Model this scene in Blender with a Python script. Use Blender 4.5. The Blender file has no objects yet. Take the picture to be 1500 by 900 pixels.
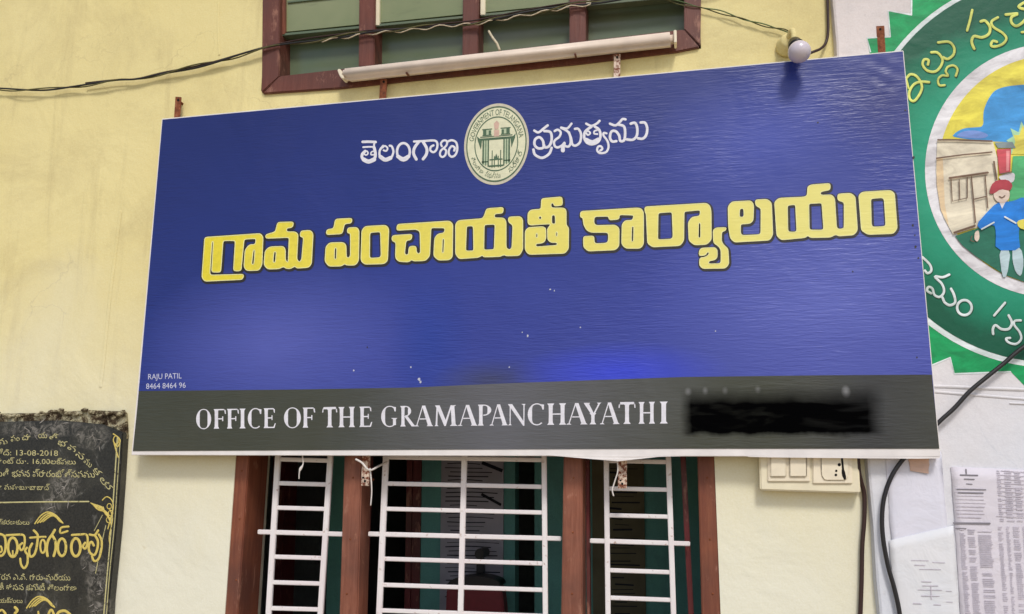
import bpy, bmesh, math, random
from mathutils import Vector, Matrix
from mathutils.geometry import tessellate_polygon
random.seed(7)
SC = bpy.context.scene
COL = SC.collection

# ------------------------------------------------------------------ camera
F, CX, CY = 1205.0, 750.0, 450.0            # focal length and centre for a 1500 x 900 frame
VXP, VZP = (-4950.0, 655.0), (790.0, -5650.0)
def cdir(x, y): return Vector((x - CX, -(y - CY), -F)).normalized()
Zc = cdir(*VZP); Xc = -cdir(*VXP)
Xc = (Xc - Zc * Xc.dot(Zc)).normalized(); Yc = Zc.cross(Xc)
EYE = Vector((0.0, -2.62, 1.95))
cam = bpy.data.cameras.new('camera'); cam.sensor_width = 36; cam.lens = F / 1500 * 36
cam.clip_start = 0.05; cam.clip_end = 500
camo = bpy.data.objects.new('camera', cam); COL.objects.link(camo)
camo.matrix_world = Matrix.Translation(EYE) @ Matrix((Xc, Yc, Zc)).to_4x4()
SC.camera = camo
def P(px, py, Y):
    """point of the plane y = Y seen at this place of the photograph"""
    d = Vector((px - CX, -(py - CY), -F)); w = Vector((Xc.dot(d), Yc.dot(d), Zc.dot(d)))
    return EYE + w * ((Y - EYE.y) / w.y)

# ------------------------------------------------------------------ light
world = bpy.data.worlds.new('World'); SC.world = world; world.use_nodes = True
nt = world.node_tree; bg = nt.nodes['Background']
sky = nt.nodes.new('ShaderNodeTexSky'); sky.sky_type = 'NISHITA'; sky.sun_disc = False
SUNDIR = Vector((0.22, -0.62, 0.75)).normalized()
sky.sun_elevation = math.asin(SUNDIR.z); sky.sun_rotation = math.atan2(SUNDIR.x, SUNDIR.y)
sky.air_density = 1.0; sky.dust_density = 2.0; sky.ozone_density = 1.0
nt.links.new(sky.outputs[0], bg.inputs[0]); bg.inputs[1].default_value = 0.11
sun = bpy.data.lights.new('sun', 'SUN'); sun.energy = 1.5; sun.angle = math.radians(11); sun.color = (1, 0.975, 0.94)
suno = bpy.data.objects.new('sun', sun); COL.objects.link(suno)
suno.rotation_euler = SUNDIR.to_track_quat('Z', 'Y').to_euler(); suno.location = (1, -4, 6)
SC.view_settings.view_transform = 'Standard'; SC.view_settings.look = 'None'
SC.view_settings.exposure = 0.25; SC.view_settings.gamma = 1
SC.render.engine = 'CYCLES'

# ------------------------------------------------------------------ materials
def lin(r, g, b):
    return tuple(((c / 255) / 12.92 if c / 255 <= 0.04045 else ((c / 255 + 0.055) / 1.055) ** 2.4) for c in (r, g, b)) + (1,)
class NB:
    def __init__(s, name, rough=0.7, spec=0.3):
        s.m = bpy.data.materials.new(name); s.m.use_nodes = True; s.t = s.m.node_tree
        s.b = s.t.nodes['Principled BSDF']; s.b.inputs['Roughness'].default_value = rough
        s.b.inputs['Specular IOR Level'].default_value = spec
        s.geo = s.t.nodes.new('ShaderNodeNewGeometry'); s.pos = s.geo.outputs['Position']
    def mapn(s, scale, loc=(0, 0, 0)):
        n = s.t.nodes.new('ShaderNodeMapping'); s.t.links.new(s.pos, n.inputs[0])
        n.inputs['Scale'].default_value = scale; n.inputs['Location'].default_value = loc; return n.outputs[0]
    def noise(s, scale, detail=4, rough=0.55, dist=0.0, vec=None):
        n = s.t.nodes.new('ShaderNodeTexNoise'); n.inputs['Scale'].default_value = scale
        n.inputs['Detail'].default_value = detail; n.inputs['Roughness'].default_value = rough
        n.inputs['Distortion'].default_value = dist
        s.t.links.new(vec if vec else s.pos, n.inputs['Vector']); return n.outputs[0]
    def ramp(s, fac, stops):
        n = s.t.nodes.new('ShaderNodeValToRGB'); e = n.color_ramp.elements
        while len(e) < len(stops): e.new(0.5)
        for el, (p, c) in zip(e, stops):
            el.position = p; el.color = c if isinstance(c, tuple) else (c, c, c, 1)
        s.t.links.new(fac, n.inputs[0]); return n.outputs[0]
    def mix(s, fac, a, b, mode='MIX'):
        n = s.t.nodes.new('ShaderNodeMix'); n.data_type = 'RGBA'; n.blend_type = mode
        for sock, v in ((n.inputs[0], fac), (n.inputs[6], a), (n.inputs[7], b)):
            if isinstance(v, (int, float)): sock.default_value = v
            elif isinstance(v, tuple): sock.default_value = v
            else: s.t.links.new(v, sock)
        return n.outputs[2]
    def math(s, op, a, b=None, c=None):
        n = s.t.nodes.new('ShaderNodeMath'); n.operation = op
        for i, v in enumerate((a, b, c)):
            if v is None: continue
            if isinstance(v, (int, float)): n.inputs[i].default_value = v
            else: s.t.links.new(v, n.inputs[i])
        return n.outputs[0]
    def sep(s):
        n = s.t.nodes.new('ShaderNodeSeparateXYZ'); s.t.links.new(s.pos, n.inputs[0]); return n.outputs
    def col(s, c):
        if isinstance(c, tuple): s.b.inputs['Base Color'].default_value = c
        else: s.t.links.new(c, s.b.inputs['Base Color'])
        return s
    def bump(s, h, strength=0.3, dist=0.01, prev=None):
        n = s.t.nodes.new('ShaderNodeBump'); n.inputs['Strength'].default_value = strength
        n.inputs['Distance'].default_value = dist; s.t.links.new(h, n.inputs['Height'])
        if prev: s.t.links.new(prev, n.inputs['Normal'])
        s.t.links.new(n.outputs[0], s.b.inputs['Normal']); return n.outputs[0]
def simple(name, c, rough=0.6, spec=0.3, var=0.12, nscale=30, bump=0.0, metal=0.0):
    n = NB(name, rough, spec); lo = tuple(v * (1 - var) for v in c[:3]) + (1,); hi = tuple(min(1, v * (1 + var)) for v in c[:3]) + (1,)
    n.col(n.ramp(n.noise(nscale), [(0.3, lo), (0.7, hi)])); n.b.inputs['Metallic'].default_value = metal
    if bump: n.bump(n.noise(nscale * 3), bump, 0.003)
    return n.m
def wall_mat(name, base, alt, dark, seed, stain=0.5, pale=None, cracks=True):
    n = NB(name, 0.88, 0.15)
    c = n.ramp(n.noise(1.3, 5, 0.6, 0.4, n.mapn((1, 1, 1), (seed, 0, 0))), [(0.3, base), (0.72, alt)])
    streak = n.noise(1.0, 5, 0.65, 0.3, n.mapn((9, 9, 0.9), (seed, 1, 0)))
    c = n.mix(n.math('MULTIPLY', n.ramp(streak, [(0.56, 0.0), (0.8, 1.0)]), stain), c, dark)
    if cracks:
        vo = n.t.nodes.new('ShaderNodeTexVoronoi'); vo.feature = 'DISTANCE_TO_EDGE'; vo.inputs['Scale'].default_value = 1.1
        mx = n.t.nodes.new('ShaderNodeVectorMath'); mx.operation = 'ADD'; nz = n.t.nodes.new('ShaderNodeTexNoise'); nz.inputs['Scale'].default_value = 3; nz.inputs['Detail'].default_value = 6
        n.t.links.new(n.pos, nz.inputs['Vector']); n.t.links.new(n.pos, mx.inputs[0]); n.t.links.new(nz.outputs['Color'], mx.inputs[1]); n.t.links.new(mx.outputs[0], vo.inputs['Vector'])
        ck = n.ramp(vo.outputs['Distance'], [(0.0, 1.0), (0.006, 0.0)])
        ck = n.math('MULTIPLY', ck, n.ramp(n.noise(2.1, 3, 0.5, 0, n.mapn((1, 1, 1), (7, 0, seed))), [(0.5, 0.0), (0.62, 0.55)]))
        c = n.mix(ck, c, dark)
    gr_ = n.noise(2.4, 6, 0.7, 0.8, n.mapn((1, 1, 1), (2, 8, seed)))
    c = n.mix(n.math('MULTIPLY', n.ramp(gr_, [(0.50, 0.0), (0.72, 1.0)]), 0.5), c, dark)
    if pale:
        z = n.math('ADD', n.sep()[2], n.math('MULTIPLY', n.noise(1.6, 4, 0.6, 0.5), 0.9))
        c = n.mix(n.ramp(n.math('MULTIPLY_ADD', z, 0.4, -0.4), [(0.42, 0.97), (0.88, 0.05)]), c, pale)
    spots = n.noise(26, 3, 0.5, 0, n.mapn((1, 1, 1), (seed, 2, 4)))
    c = n.mix(n.math('MULTIPLY', n.ramp(spots, [(0.70, 0.0), (0.78, 1.0)]), 0.35), c, dark)
    c = n.mix(0.10, c, n.ramp(n.noise(160, 2), [(0.3, (0.2, 0.2, 0.2, 1)), (0.7, (1, 1, 1, 1))]), 'OVERLAY')
    n.col(c)
    b1 = n.bump(n.noise(2.6, 4, 0.5, 0.6), 0.5, 0.03)
    b2 = n.bump(n.noise(30, 5, 0.65), 0.25, 0.006, b1)
    n.bump(n.noise(220, 2), 0.18, 0.001, b2)
    return n.m
M = {}
M['yellow'] = wall_mat('cream_yellow_paint', lin(229, 212, 146), lin(234, 219, 158), lin(196, 178, 126), 0, 0.75, lin(232, 229, 208))
M['white'] = wall_mat('white_lime_paint', lin(226, 216, 212), lin(234, 222, 214), lin(186, 180, 178), 5, 0.4, lin(220, 224, 232))
M['teal'] = wall_mat('teal_room_paint', lin(104, 160, 142), lin(106, 162, 160), lin(88, 124, 122), 9)
M['roomdark'] = simple('dim_room_plaster', lin(142, 144, 142), 0.9, 0.1)
M['concrete'] = wall_mat('grey_concrete', lin(170, 160, 145), lin(185, 176, 160), lin(130, 122, 110), 3)
def wood(name, c1, c2, seed=0.0):
    n = NB(name, 0.5, 0.35)
    g = n.noise(7, 6, 0.65, 0.8, n.mapn((9, 9, 0.7), (seed, 0, 0)))
    c = n.ramp(g, [(0.25, c1), (0.75, c2)])
    c = n.mix(n.math('MULTIPLY', n.ramp(n.noise(3, 4, 0.6), [(0.42, 0.0), (0.66, 1.0)]), 0.65), c, lin(84, 56, 50))
    c = n.mix(n.math('MULTIPLY', n.ramp(n.noise(22, 5, 0.7, 0.3, n.mapn((1, 1, .35), (seed, 3, 0))), [(0.58, 0.0), (0.68, 1.0)]), 0.6), c, lin(176, 128, 106))
    n.col(c); b = n.bump(g, 0.35, 0.004); n.bump(n.noise(90, 3), 0.2, 0.001, b); return n.m
M['wood'] = wood('reddish_brown_painted_wood', lin(112, 58, 42), lin(146, 88, 62))
M['wood2'] = wood('dark_brown_painted_wood', lin(100, 54, 42), lin(122, 72, 58), 3)
M['woodlight'] = wood('worn_reddish_mullion_wood', lin(122, 68, 48), lin(164, 106, 84), 8)
M['maroon'] = wood('maroon_painted_wood', lin(92, 34, 36), lin(112, 46, 46), 6)
def grille():
    n = NB('white_enamel_paint', 0.4, 0.4)
    n.col(n.mix(n.ramp(n.noise(60, 4), [(0.62, 0.0), (0.75, 1.0)]), n.ramp(n.noise(6), [(0.3, lin(232, 222, 222)), (0.7, lin(240, 236, 234))]), lin(186, 160, 146)))
    n.bump(n.noise(120, 3), 0.2, 0.001); return n.m
M['grille'] = grille()
def pane():
    n = NB('dusty_frosted_glass', 0.28, 0.5)
    z = n.noise(2.2, 4, 0.6, 0.4); c = n.ramp(z, [(0.3, lin(120, 132, 92)), (0.7, lin(146, 150, 112))])
    c = n.mix(n.math('MULTIPLY', n.ramp(n.noise(5, 5, 0.7, 0, n.mapn((1, 1, 5))), [(0.55, 0.0), (0.75, 1.0)]), 0.4), c, lin(84, 84, 66))
    n.col(c); n.bump(n.noise(9, 2), 0.1, 0.01); return n.m
M['pane'] = pane()
def pane_low():
    n = NB('green_grey_glass', 0.22, 0.5)
    n.col(n.ramp(n.noise(1.5, 4, 0.6, 0.4), [(0.3, lin(92, 110, 84)), (0.7, lin(118, 122, 96))])); return n.m
M['panelow'] = pane_low()
def rust():
    n = NB('rusty_steel', 0.8, 0.3)
    n.col(n.ramp(n.noise(45, 5, 0.7), [(0.3, lin(82, 44, 30)), (0.55, lin(138, 78, 48)), (0.75, lin(176, 128, 96))]))
    n.bump(n.noise(150, 4), 0.5, 0.002); return n.m
M['rust'] = rust()
def rustpaint():
    n = NB('flaking_paint_on_rust', 0.75, 0.3)
    n.col(n.mix(n.ramp(n.noise(70, 5, 0.7), [(0.46, 0.0), (0.56, 1.0)]), lin(222, 200, 180), lin(120, 66, 44)))
    n.bump(n.noise(90, 4), 0.5, 0.002); return n.m
M['rustpaint'] = rustpaint()
# the printed flex sheet: fine horizontal weave ripples shared by the sheet and the inks on it
def flexbump(n, s=1.0):
    w = n.noise(1.0, 3, 0.6, 0.25, n.mapn((13.0, 1, 105.0)))
    w2 = n.noise(1.0, 2, 0.5, 0.0, n.mapn((30, 1, 230)))
    fade = n.ramp(n.noise(2.6, 3, 0.5, 0, n.mapn((1, 1, 1), (3, 0, 1))), [(0.36, 0.2), (0.56, 1.0)])
    b = n.bump(n.math('MULTIPLY', n.math('ADD', w, n.math('MULTIPLY', w2, 0.3)), fade), 0.38 * s, 0.005)
    n.bump(n.noise(2.2, 3, 0.5, 0.5), 0.35, 0.03, b)
def ink(name, c, rough=0.42, var=0.1, s=0.6, lightened=None):
    n = NB(name, rough, 0.5); lo = tuple(v * (1 - var) for v in c[:3]) + (1,)
    k = n.ramp(n.noise(60, 4, 0.6), [(0.35, lo), (0.6, c)])
    if lightened: # glare painted into the ink, paler towards the right end of the board
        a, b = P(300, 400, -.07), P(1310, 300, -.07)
        k = n.mix(n.math('MULTIPLY', n.math('DIVIDE', n.math('SUBTRACT', n.sep()[0], a.x), b.x - a.x), 0.9), k, lightened)
    n.col(k); flexbump(n, s); return n.m
def flex():
    n = NB('printed_blue_flex', 0.36, 0.5); x, y, z = n.sep()
    c = n.ramp(n.noise(1.6, 3, 0.5, 0.3), [(0.32, lin(30, 50, 134)), (0.7, lin(42, 60, 152))])
    a, b_ = P(238, 175, -.1), P(1360, 560, -.1)
    # print gradient with sheen painted in, navy upper left to paler violet blue right
    gx = n.math('DIVIDE', n.math('SUBTRACT', x, a.x), b_.x - a.x); gz = n.math('DIVIDE', n.math('SUBTRACT', a.z, z), a.z - b_.z)
    g = n.math('ADD', n.math('MULTIPLY', gx, 0.5), n.math('MULTIPLY', gz, 0.5))
    c = n.mix(n.ramp(g, [(0.08, 0.0), (0.75, 1.0)]), lin(24, 38, 106), c)
    c = n.mix(n.ramp(g, [(0.4, 0.0), (1.0, 0.65)]), c, lin(70, 78, 168))
    def blob(px, py, rx, rz, color, amt):  # pale patches paint in reflected sheen; the vivid blue one is print
        nonlocal c
        q = P(px, py, -.1)
        dx = n.math('DIVIDE', n.math('SUBTRACT', x, q.x), rx); dz = n.math('DIVIDE', n.math('SUBTRACT', z, q.z), rz)
        r = n.math('SQRT', n.math('ADD', n.math('MULTIPLY', dx, dx), n.math('MULTIPLY', dz, dz)))
        c = n.mix(n.ramp(r, [(0.1, amt), (1.0, 0.0)]), c, color)
    blob(400, 500, .55, .32, lin(90, 98, 182), 0.75)
    blob(625, 500, .15, .26, lin(32, 58, 150), 0.85)
    blob(1120, 200, .35, .25, lin(66, 80, 172), 0.8)
    blob(1305, 135, .22, .22, lin(40, 46, 116), 0.75)
    blob(715, 556, .20, .075, lin(58, 62, 92), 0.8)
    blob(905, 545, .34, .10, lin(50, 66, 214), 0.8)
    blob(1220, 430, .55, .40, lin(92, 102, 186), 0.85)
    n.col(c); flexbump(n); return n.m
M['flex'] = flex()
def flexblack():
    n = NB('printed_black_flex', 0.4, 0.5); x, y, z = n.sep()
    c = n.ramp(n.noise(2.5, 3), [(0.3, lin(60, 63, 50)), (0.7, lin(70, 71, 60))])
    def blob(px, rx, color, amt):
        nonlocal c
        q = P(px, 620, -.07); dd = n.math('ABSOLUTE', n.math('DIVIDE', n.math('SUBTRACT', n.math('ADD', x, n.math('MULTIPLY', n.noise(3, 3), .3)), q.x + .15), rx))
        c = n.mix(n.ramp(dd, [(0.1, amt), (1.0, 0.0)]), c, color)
    blob(740, .62, lin(98, 98, 104), 0.85); blob(1290, .3, lin(52, 53, 54), 0.9)  # glare painted in as a paler grey middle of the band
    a = P(1000, 600, -.1); b_ = P(1290, 600, -.1); zt = P(1140, 568, -.1).z; zb = P(1140, 634, -.1).z
    wob = n.math('MULTIPLY', n.math('SUBTRACT', n.noise(14, 3), 0.5), 0.025)
    def edge(v, lo, hi):
        return n.ramp(n.math('DIVIDE', n.math('SUBTRACT', n.math('ADD', v, wob), lo), hi - lo), [(0, 0.0), (1, 1.0)])
    m = n.math('MULTIPLY', edge(x, a.x - .01, a.x + .025), edge(x, b_.x + .02, b_.x - .03))
    m = n.math('MULTIPLY', m, n.math('MULTIPLY', edge(z, zt + .01, zt - .045), edge(z, zb - .012, zb + 0.004)))
    m = n.math('MULTIPLY', m, n.ramp(n.noise(1.0, 3, 0.5, 0.4, n.mapn((5, 1, 22))), [(0.36, 0.86), (0.5, 1.0)]))
    for px, py, rx, rz, am in ((1239, 574, .014, .02, .55), (1008, 574, .012, .014, .3), (1033, 573, .010, .014, .25), (1062, 573, .010, .014, .2), (1110, 571, .010, .014, .2)):
        q = P(px, py, -.07); dx = n.math('DIVIDE', n.math('SUBTRACT', x, q.x), rx); dz = n.math('DIVIDE', n.math('SUBTRACT', z, q.z), rz)
        c = n.mix(n.ramp(n.math('SQRT', n.math('ADD', n.math('MULTIPLY', dx, dx), n.math('MULTIPLY', dz, dz))), [(0.1, am), (1.0, 0.0)]), c, lin(190, 190, 192))
    c = n.mix(m, c, (0.0006, 0.0006, 0.0008, 1)); n.col(c); flexbump(n, 0.8)
    n.t.links.new(n.math('ADD', 0.40, n.math('MULTIPLY', m, 0.35)), n.b.inputs['Roughness'])
    n.t.links.new(n.math('MULTIPLY_ADD', m, -0.48, 0.5), n.b.inputs['Specular IOR Level']); return n.m
M['flexblack'] = flexblack()
M['flexwhite'] = simple('white_flex_margin', lin(232, 226, 222), 0.5, 0.4, 0.08, 12, 0.15)
M['inkyellow'] = ink('yellow_ink', lin(236, 218, 50), 0.45, lightened=lin(236, 228, 138))  # second, paler tint paints in the glare on the right-hand letters
M['inkrim'] = ink('pale_yellow_ink', lin(240, 236, 168))
M['inkdark'] = ink('dark_outline_ink', lin(42, 36, 34))
M['inkwhite'] = ink('white_ink', lin(232, 230, 236))
M['inkpale'] = ink('pale_blue_white_ink', lin(206, 208, 232))
M['sealcream'] = ink('seal_cream_ink', lin(228, 226, 190))
M['sealrim'] = ink('seal_rim_ink', lin(208, 200, 176))
M['sealgreen'] = ink('seal_green_ink', lin(76, 104, 74))
M['sealpale'] = ink('seal_pale_green_ink', lin(186, 200, 164))
M['sealpink'] = ink('seal_pink_ink', lin(214, 178, 158))
M['dust'] = simple('chalky_dust', lin(190, 192, 205), 0.9)
# granite and its gilding
def granite():
    n = NB('weathered_black_granite', 0.35, 0.5)
    c = n.ramp(n.noise(140, 3), [(0.35, lin(30, 30, 28)), (0.7, lin(54, 53, 48))])
    c = n.mix(n.math('MULTIPLY', n.ramp(n.noise(5, 5, 0.65, 0.6), [(0.5, 0.0), (0.75, 1.0)]), 0.5), c, lin(88, 86, 74))
    sc = n.noise(9, 6, 0.75, 1.2, n.mapn((1, 1, 1), (4, 0, 2)))
    c = n.mix(n.math('MULTIPLY', n.ramp(sc, [(0.60, 0.0), (0.70, 1.0)]), 0.55), c, lin(150, 148, 140))
    x, y, z = n.sep(); tot = None
    for px, py, rx, rz in ((95, 712, .07, .07), (75, 735, .05, .05), (142, 852, .05, .09), (128, 822, .03, .04), (60, 628, .22, .035), (135, 640, .08, .05), (146, 893, .05, .05)):
        q = P(px, py, -.035); dx = n.math('DIVIDE', n.math('SUBTRACT', x, q.x), rx); dz = n.math('DIVIDE', n.math('SUBTRACT', z, q.z), rz)
        rr0 = n.math('SUBTRACT', 1.0, n.math('SQRT', n.math('ADD', n.math('MULTIPLY', dx, dx), n.math('MULTIPLY', dz, dz)))); rr0 = n.math('MAXIMUM', rr0, 0.0)
        tot = rr0 if tot is None else n.math('MAXIMUM', tot, rr0)
    sm = n.math('MULTIPLY', n.math('MULTIPLY', n.math('POWER', tot, 0.6), n.ramp(n.noise(34, 7, 0.8, 1.5), [(0.46, 0.0), (0.62, 1.0)])), 0.85)
    c = n.mix(sm, c, lin(158, 152, 142))
    n.col(c); n.bump(n.noise(40, 4), 0.15, 0.002); return n.m
M['granite'] = granite()
def worn(name, c, cut=0.6):
    n = NB(name, 0.55, 0.4)
    n.col(n.mix(n.ramp(n.noise(80, 4, 0.7), [(cut, 0.0), (cut + .08, 1.0)]), c, lin(92, 84, 58))); return n.m
M['gold'] = worn('worn_gold_lettering', lin(214, 192, 100), 0.6); M['palegold'] = worn('worn_pale_lettering', lin(196, 188, 134), 0.57)
M['scuff'] = simple('lime_scuffs', lin(160, 154, 146), 0.9, 0.1, 0.3, 60)
def mortar():
    n = NB('crumbled_mortar', 0.95, 0.1)
    n.col(n.ramp(n.noise(24, 6, 0.75, 0.5), [(0.34, lin(48, 38, 30)), (0.46, lin(96, 82, 64)), (0.55, lin(196, 186, 152)), (0.7, lin(168, 166, 150))]))
    b = n.bump(n.noise(40, 6, 0.75), 0.9, 0.02); n.bump(n.noise(180, 3), 0.5, 0.003, b); return n.m
M['mortar'] = mortar()
# mural paints
def paint(name, c, var=0.24, rough=0.55, sc=9):
    n = NB(name, rough, 0.35); lo = tuple(v * (1 - var * 1.6) for v in c[:3]) + (1,); hi = tuple(min(1, v * (1 + var)) for v in c[:3]) + (1,)
    n.col(n.ramp(n.noise(sc, 5, 0.65, 0.8, n.mapn((1, 1, 2.2))), [(0.3, lo), (0.7, hi)])); b = n.bump(n.noise(2.6, 4, 0.5, 0.6), 0.4, 0.03)
    n.bump(n.noise(60, 4), 0.2, 0.003, b); return n.m
PC = dict(ringgreen=(26, 128, 98), spike=(18, 160, 92), pwhite=(236, 230, 232), pyellow=(240, 220, 84), pblue=(72, 160, 226),
          pcream=(236, 222, 196), ptan=(238, 206, 164), pbrown=(120, 92, 72), pgrey=(136, 150, 150), pred=(206, 84, 92), ppink=(240, 150, 150),
          phair=(184, 66, 76), pskin=(240, 214, 196), pshirt=(34, 132, 224), plegs=(190, 212, 216), pfield=(88, 186, 120), pground=(40, 116, 92),
          ptext=(226, 232, 120), ptextw=(226, 240, 232), pshadow=(12, 84, 60), psun=(240, 222, 96), phalo=(176, 222, 176), plavender=(130, 160, 226))
for k, v in PC.items(): M[k] = paint(k + '_paint', lin(*v))
def ringmat():
    n = NB('mural_green_band', 0.5, 0.35); x, y, z = n.sep(); q = P(1539, 250, -.03)
    r = n.math('SQRT', n.math('ADD', n.math('POWER', n.math('SUBTRACT', x, q.x), 2), n.math('POWER', n.math('SUBTRACT', z, q.z), 2)))
    R = (P(1539, 250, -.03) - P(1254, 250, -.03)).length
    t = n.math('ADD', n.math('DIVIDE', r, R), n.math('MULTIPLY', n.math('SUBTRACT', n.noise(7, 4, .6, .6), 0.5), 0.22))
    c = n.ramp(t, [(0.66, lin(36, 158, 122)), (0.84, lin(14, 132, 98)), (0.98, lin(0, 88, 62))])
    n.col(c); b = n.bump(n.noise(2.6, 4, 0.5, 0.6), 0.4, 0.03); n.bump(n.noise(60, 4), 0.2, 0.003, b); return n.m
M['ringgreen'] = ringmat()
M['black_cable'] = simple('black_cable_sheath', lin(34, 32, 34), 0.45, 0.5)
M['brown_cable'] = simple('dark_brown_cable_sheath', lin(58, 38, 34), 0.5, 0.4)
M['olive_wire'] = simple('grimy_olive_wire', lin(96, 92, 60), 0.7, 0.2, 0.3)
M['green_wire'] = simple('faded_green_wire', lin(92, 112, 70), 0.6, 0.3, 0.2)
M['pale_wire'] = simple('pale_wire', lin(206, 192, 164), 0.6, 0.3, 0.25, 90)
M['tube'] = simple('cream_batten_enamel', lin(232, 214, 196), 0.45, 0.4, 0.1, 14)
M['bulb'] = simple('frosted_bulb_glass', lin(212, 202, 210), 0.22, 0.6, 0.04, 8)
M['bakelite'] = simple('black_bakelite', lin(26, 22, 24), 0.35, 0.5)
M['board'] = simple('cream_switchboard_plastic', lin(232, 222, 192), 0.45, 0.4, 0.06, 20)
M['plate'] = simple('ivory_switch_plastic', lin(236, 224, 198), 0.4, 0.4, 0.05, 25)
M['hole'] = simple('socket_hole_black', lin(20, 16, 14), 0.7, 0.2)
def paper(name, c, tint):
    n = NB(name, 0.85, 0.1)
    n.col(n.ramp(n.noise(7, 5, 0.6, 0.3), [(0.3, c), (0.7, tint)])); b = n.bump(n.noise(8, 4, 0.6, 0.8), 0.5, 0.012)
    n.bump(n.noise(60, 3), 0.2, 0.002, b); return n.m
M['paper'] = paper('lilac_newsprint', lin(214, 208, 216), lin(226, 220, 226))
M['paperw'] = paper('white_pasted_paper', lin(220, 222, 226), lin(230, 229, 230))
M['paperl'] = paper('lavender_pasted_paper', lin(218, 218, 228), lin(226, 224, 234))
M['print'] = simple('grey_print', lin(200, 193, 202), 0.9, 0.1, 0.15, 90); M['printdark'] = simple('dark_print', lin(136, 132, 138), 0.9, 0.1)
M['notice'] = simple('dim_grey_notice_paper', lin(168, 166, 178), 0.8, 0.2, 0.15, 8); M['notice2'] = simple('olive_notice_paper', lin(104, 98, 76), 0.8, 0.2, 0.2, 8)
M['noticeprint'] = simple('notice_ink', lin(40, 42, 50), 0.8, 0.1)
M['chair'] = simple('maroon_rexine', lin(110, 26, 38), 0.4, 0.4); M['blackplastic'] = simple('black_plastic', lin(22, 22, 26), 0.4, 0.4)
M['string'] = simple('white_twine', lin(222, 214, 206), 0.8, 0.1)
M['ground'] = wall_mat('dusty_ground', lin(168, 150, 124), lin(184, 168, 142), lin(140, 124, 100), 12)

# ------------------------------------------------------------------ building blocks
ORG = {}
def thing(name, label, cat, loc, group=None):
    o = bpy.data.objects.new(name, None); COL.objects.link(o); o.location = loc; o.empty_display_size = 0.1
    o['label'] = label; o['category'] = cat
    if group: o['group'] = group
    ORG[o.name] = Vector(loc); return o
def obj(name, geo, mat, parent=None, label=None, cat=None, group=None, kind=None, smooth=False):
    vs, fs = geo[0], geo[1]
    if parent is not None: org = ORG[parent.name]
    else:
        xs = [v[0] for v in vs]; ys = [v[1] for v in vs]; zs = [v[2] for v in vs]
        org = Vector(((min(xs) + max(xs)) / 2, (min(ys) + max(ys)) / 2, min(zs)))
    me = bpy.data.meshes.new(name); me.from_pydata([tuple(Vector(v) - org) for v in vs], [], fs); me.update()
    mats = mat if isinstance(mat, list) else [mat]
    for m in mats: me.materials.append(M[m])
    if len(geo) > 2:
        for p, i in zip(me.polygons, geo[2]): p.material_index = i
    if smooth: me.shade_smooth()
    o = bpy.data.objects.new(name, me); COL.objects.link(o)
    if parent is not None: o.parent = parent
    else: o.location = org
    ORG[o.name] = org
    if label: o['label'] = label
    if cat: o['category'] = cat
    if group: o['group'] = group
    if kind: o['kind'] = kind
    return o
def join(*gs):
    V, Fc, Mi = [], [], []
    for g in gs:
        k = len(V); V += list(g[0]); Fc += [tuple(i + k for i in f) for f in g[1]]; Mi += list(g[2]) if len(g) > 2 else [0] * len(g[1])
    return V, Fc, Mi
def mi(g, i): return g[0], g[1], [i] * len(g[1])
def prism(poly, Y0, Y1, bev=0.0):
    """outline in photograph pixels, laid on the plane y=Y0 and carried back to y=Y1"""
    f = [P(x, y, Y0) for x, y in poly]
    return solid(f, Y1, bev)
def solid(f, Y1, bev=0.0):
    bm = bmesh.new(); a = [bm.verts.new(v) for v in f]; b = [bm.verts.new((v.x, Y1, v.z)) for v in f]; n = len(a)
    bm.faces.new(a); bm.faces.new(b[::-1])
    for i in range(n): bm.faces.new((a[i], b[i], b[(i + 1) % n], a[(i + 1) % n]))
    bmesh.ops.recalc_face_normals(bm, faces=bm.faces)
    if bev: bmesh.ops.bevel(bm, geom=bm.edges[:], offset=bev, segments=2, affect='EDGES', clamp_overlap=True)
    bm.verts.index_update(); r = ([v.co.copy() for v in bm.verts], [tuple(v.index for v in fc.verts) for fc in bm.faces]); bm.free(); return r
def box(x0, x1, y0, y1, z0, z1, bev=0.0):
    return solid([Vector((x0, y0, z0)), Vector((x1, y0, z0)), Vector((x1, y0, z1)), Vector((x0, y0, z1))], y1, bev)
def barpx(a, b, w, Y0, Y1, bev=0.0, w2=None):
    ax, ay = a; bx, by = b; L = math.hypot(bx - ax, by - ay); nx, ny = -(by - ay) / L, (bx - ax) / L; h = w / 2; k = (w2 or w) / 2
    return prism([(ax + nx * h, ay + ny * h), (bx + nx * k, by + ny * k), (bx - nx * k, by - ny * k), (ax - nx * h, ay - ny * h)], Y0, Y1, bev)
def chaikin(p, it=2, q=0.22, cap=None):
    for _ in range(it):
        r = []
        for i in range(len(p)):
            a, b = p[i], p[(i + 1) % len(p)]; d = math.hypot(b[0] - a[0], b[1] - a[1]); t = min(q, (cap or 1e9) / max(d, 1e-6))
            r += [(a[0] + (b[0] - a[0]) * t, a[1] + (b[1] - a[1]) * t), (b[0] - (b[0] - a[0]) * t, b[1] - (b[1] - a[1]) * t)]
        p = r
    return p
def fill(loops, Y, off=(0, 0)):
    loops = [[Vector((x + off[0], y + off[1], 0)) for x, y in l] for l in loops]
    tr = tessellate_polygon(loops); flat = [v for l in loops for v in l]; out = []
    for t in tr:
        a, b, c = (flat[i] for i in t)
        if (b - a).cross(c - a).z < 0: t = (t[0], t[2], t[1])
        out.append(tuple(t))
    # photograph y runs down, so the winding seen from the camera is reversed
    return [P(v.x, v.y, Y) for v in flat], [o[::-1] for o in out]
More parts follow.
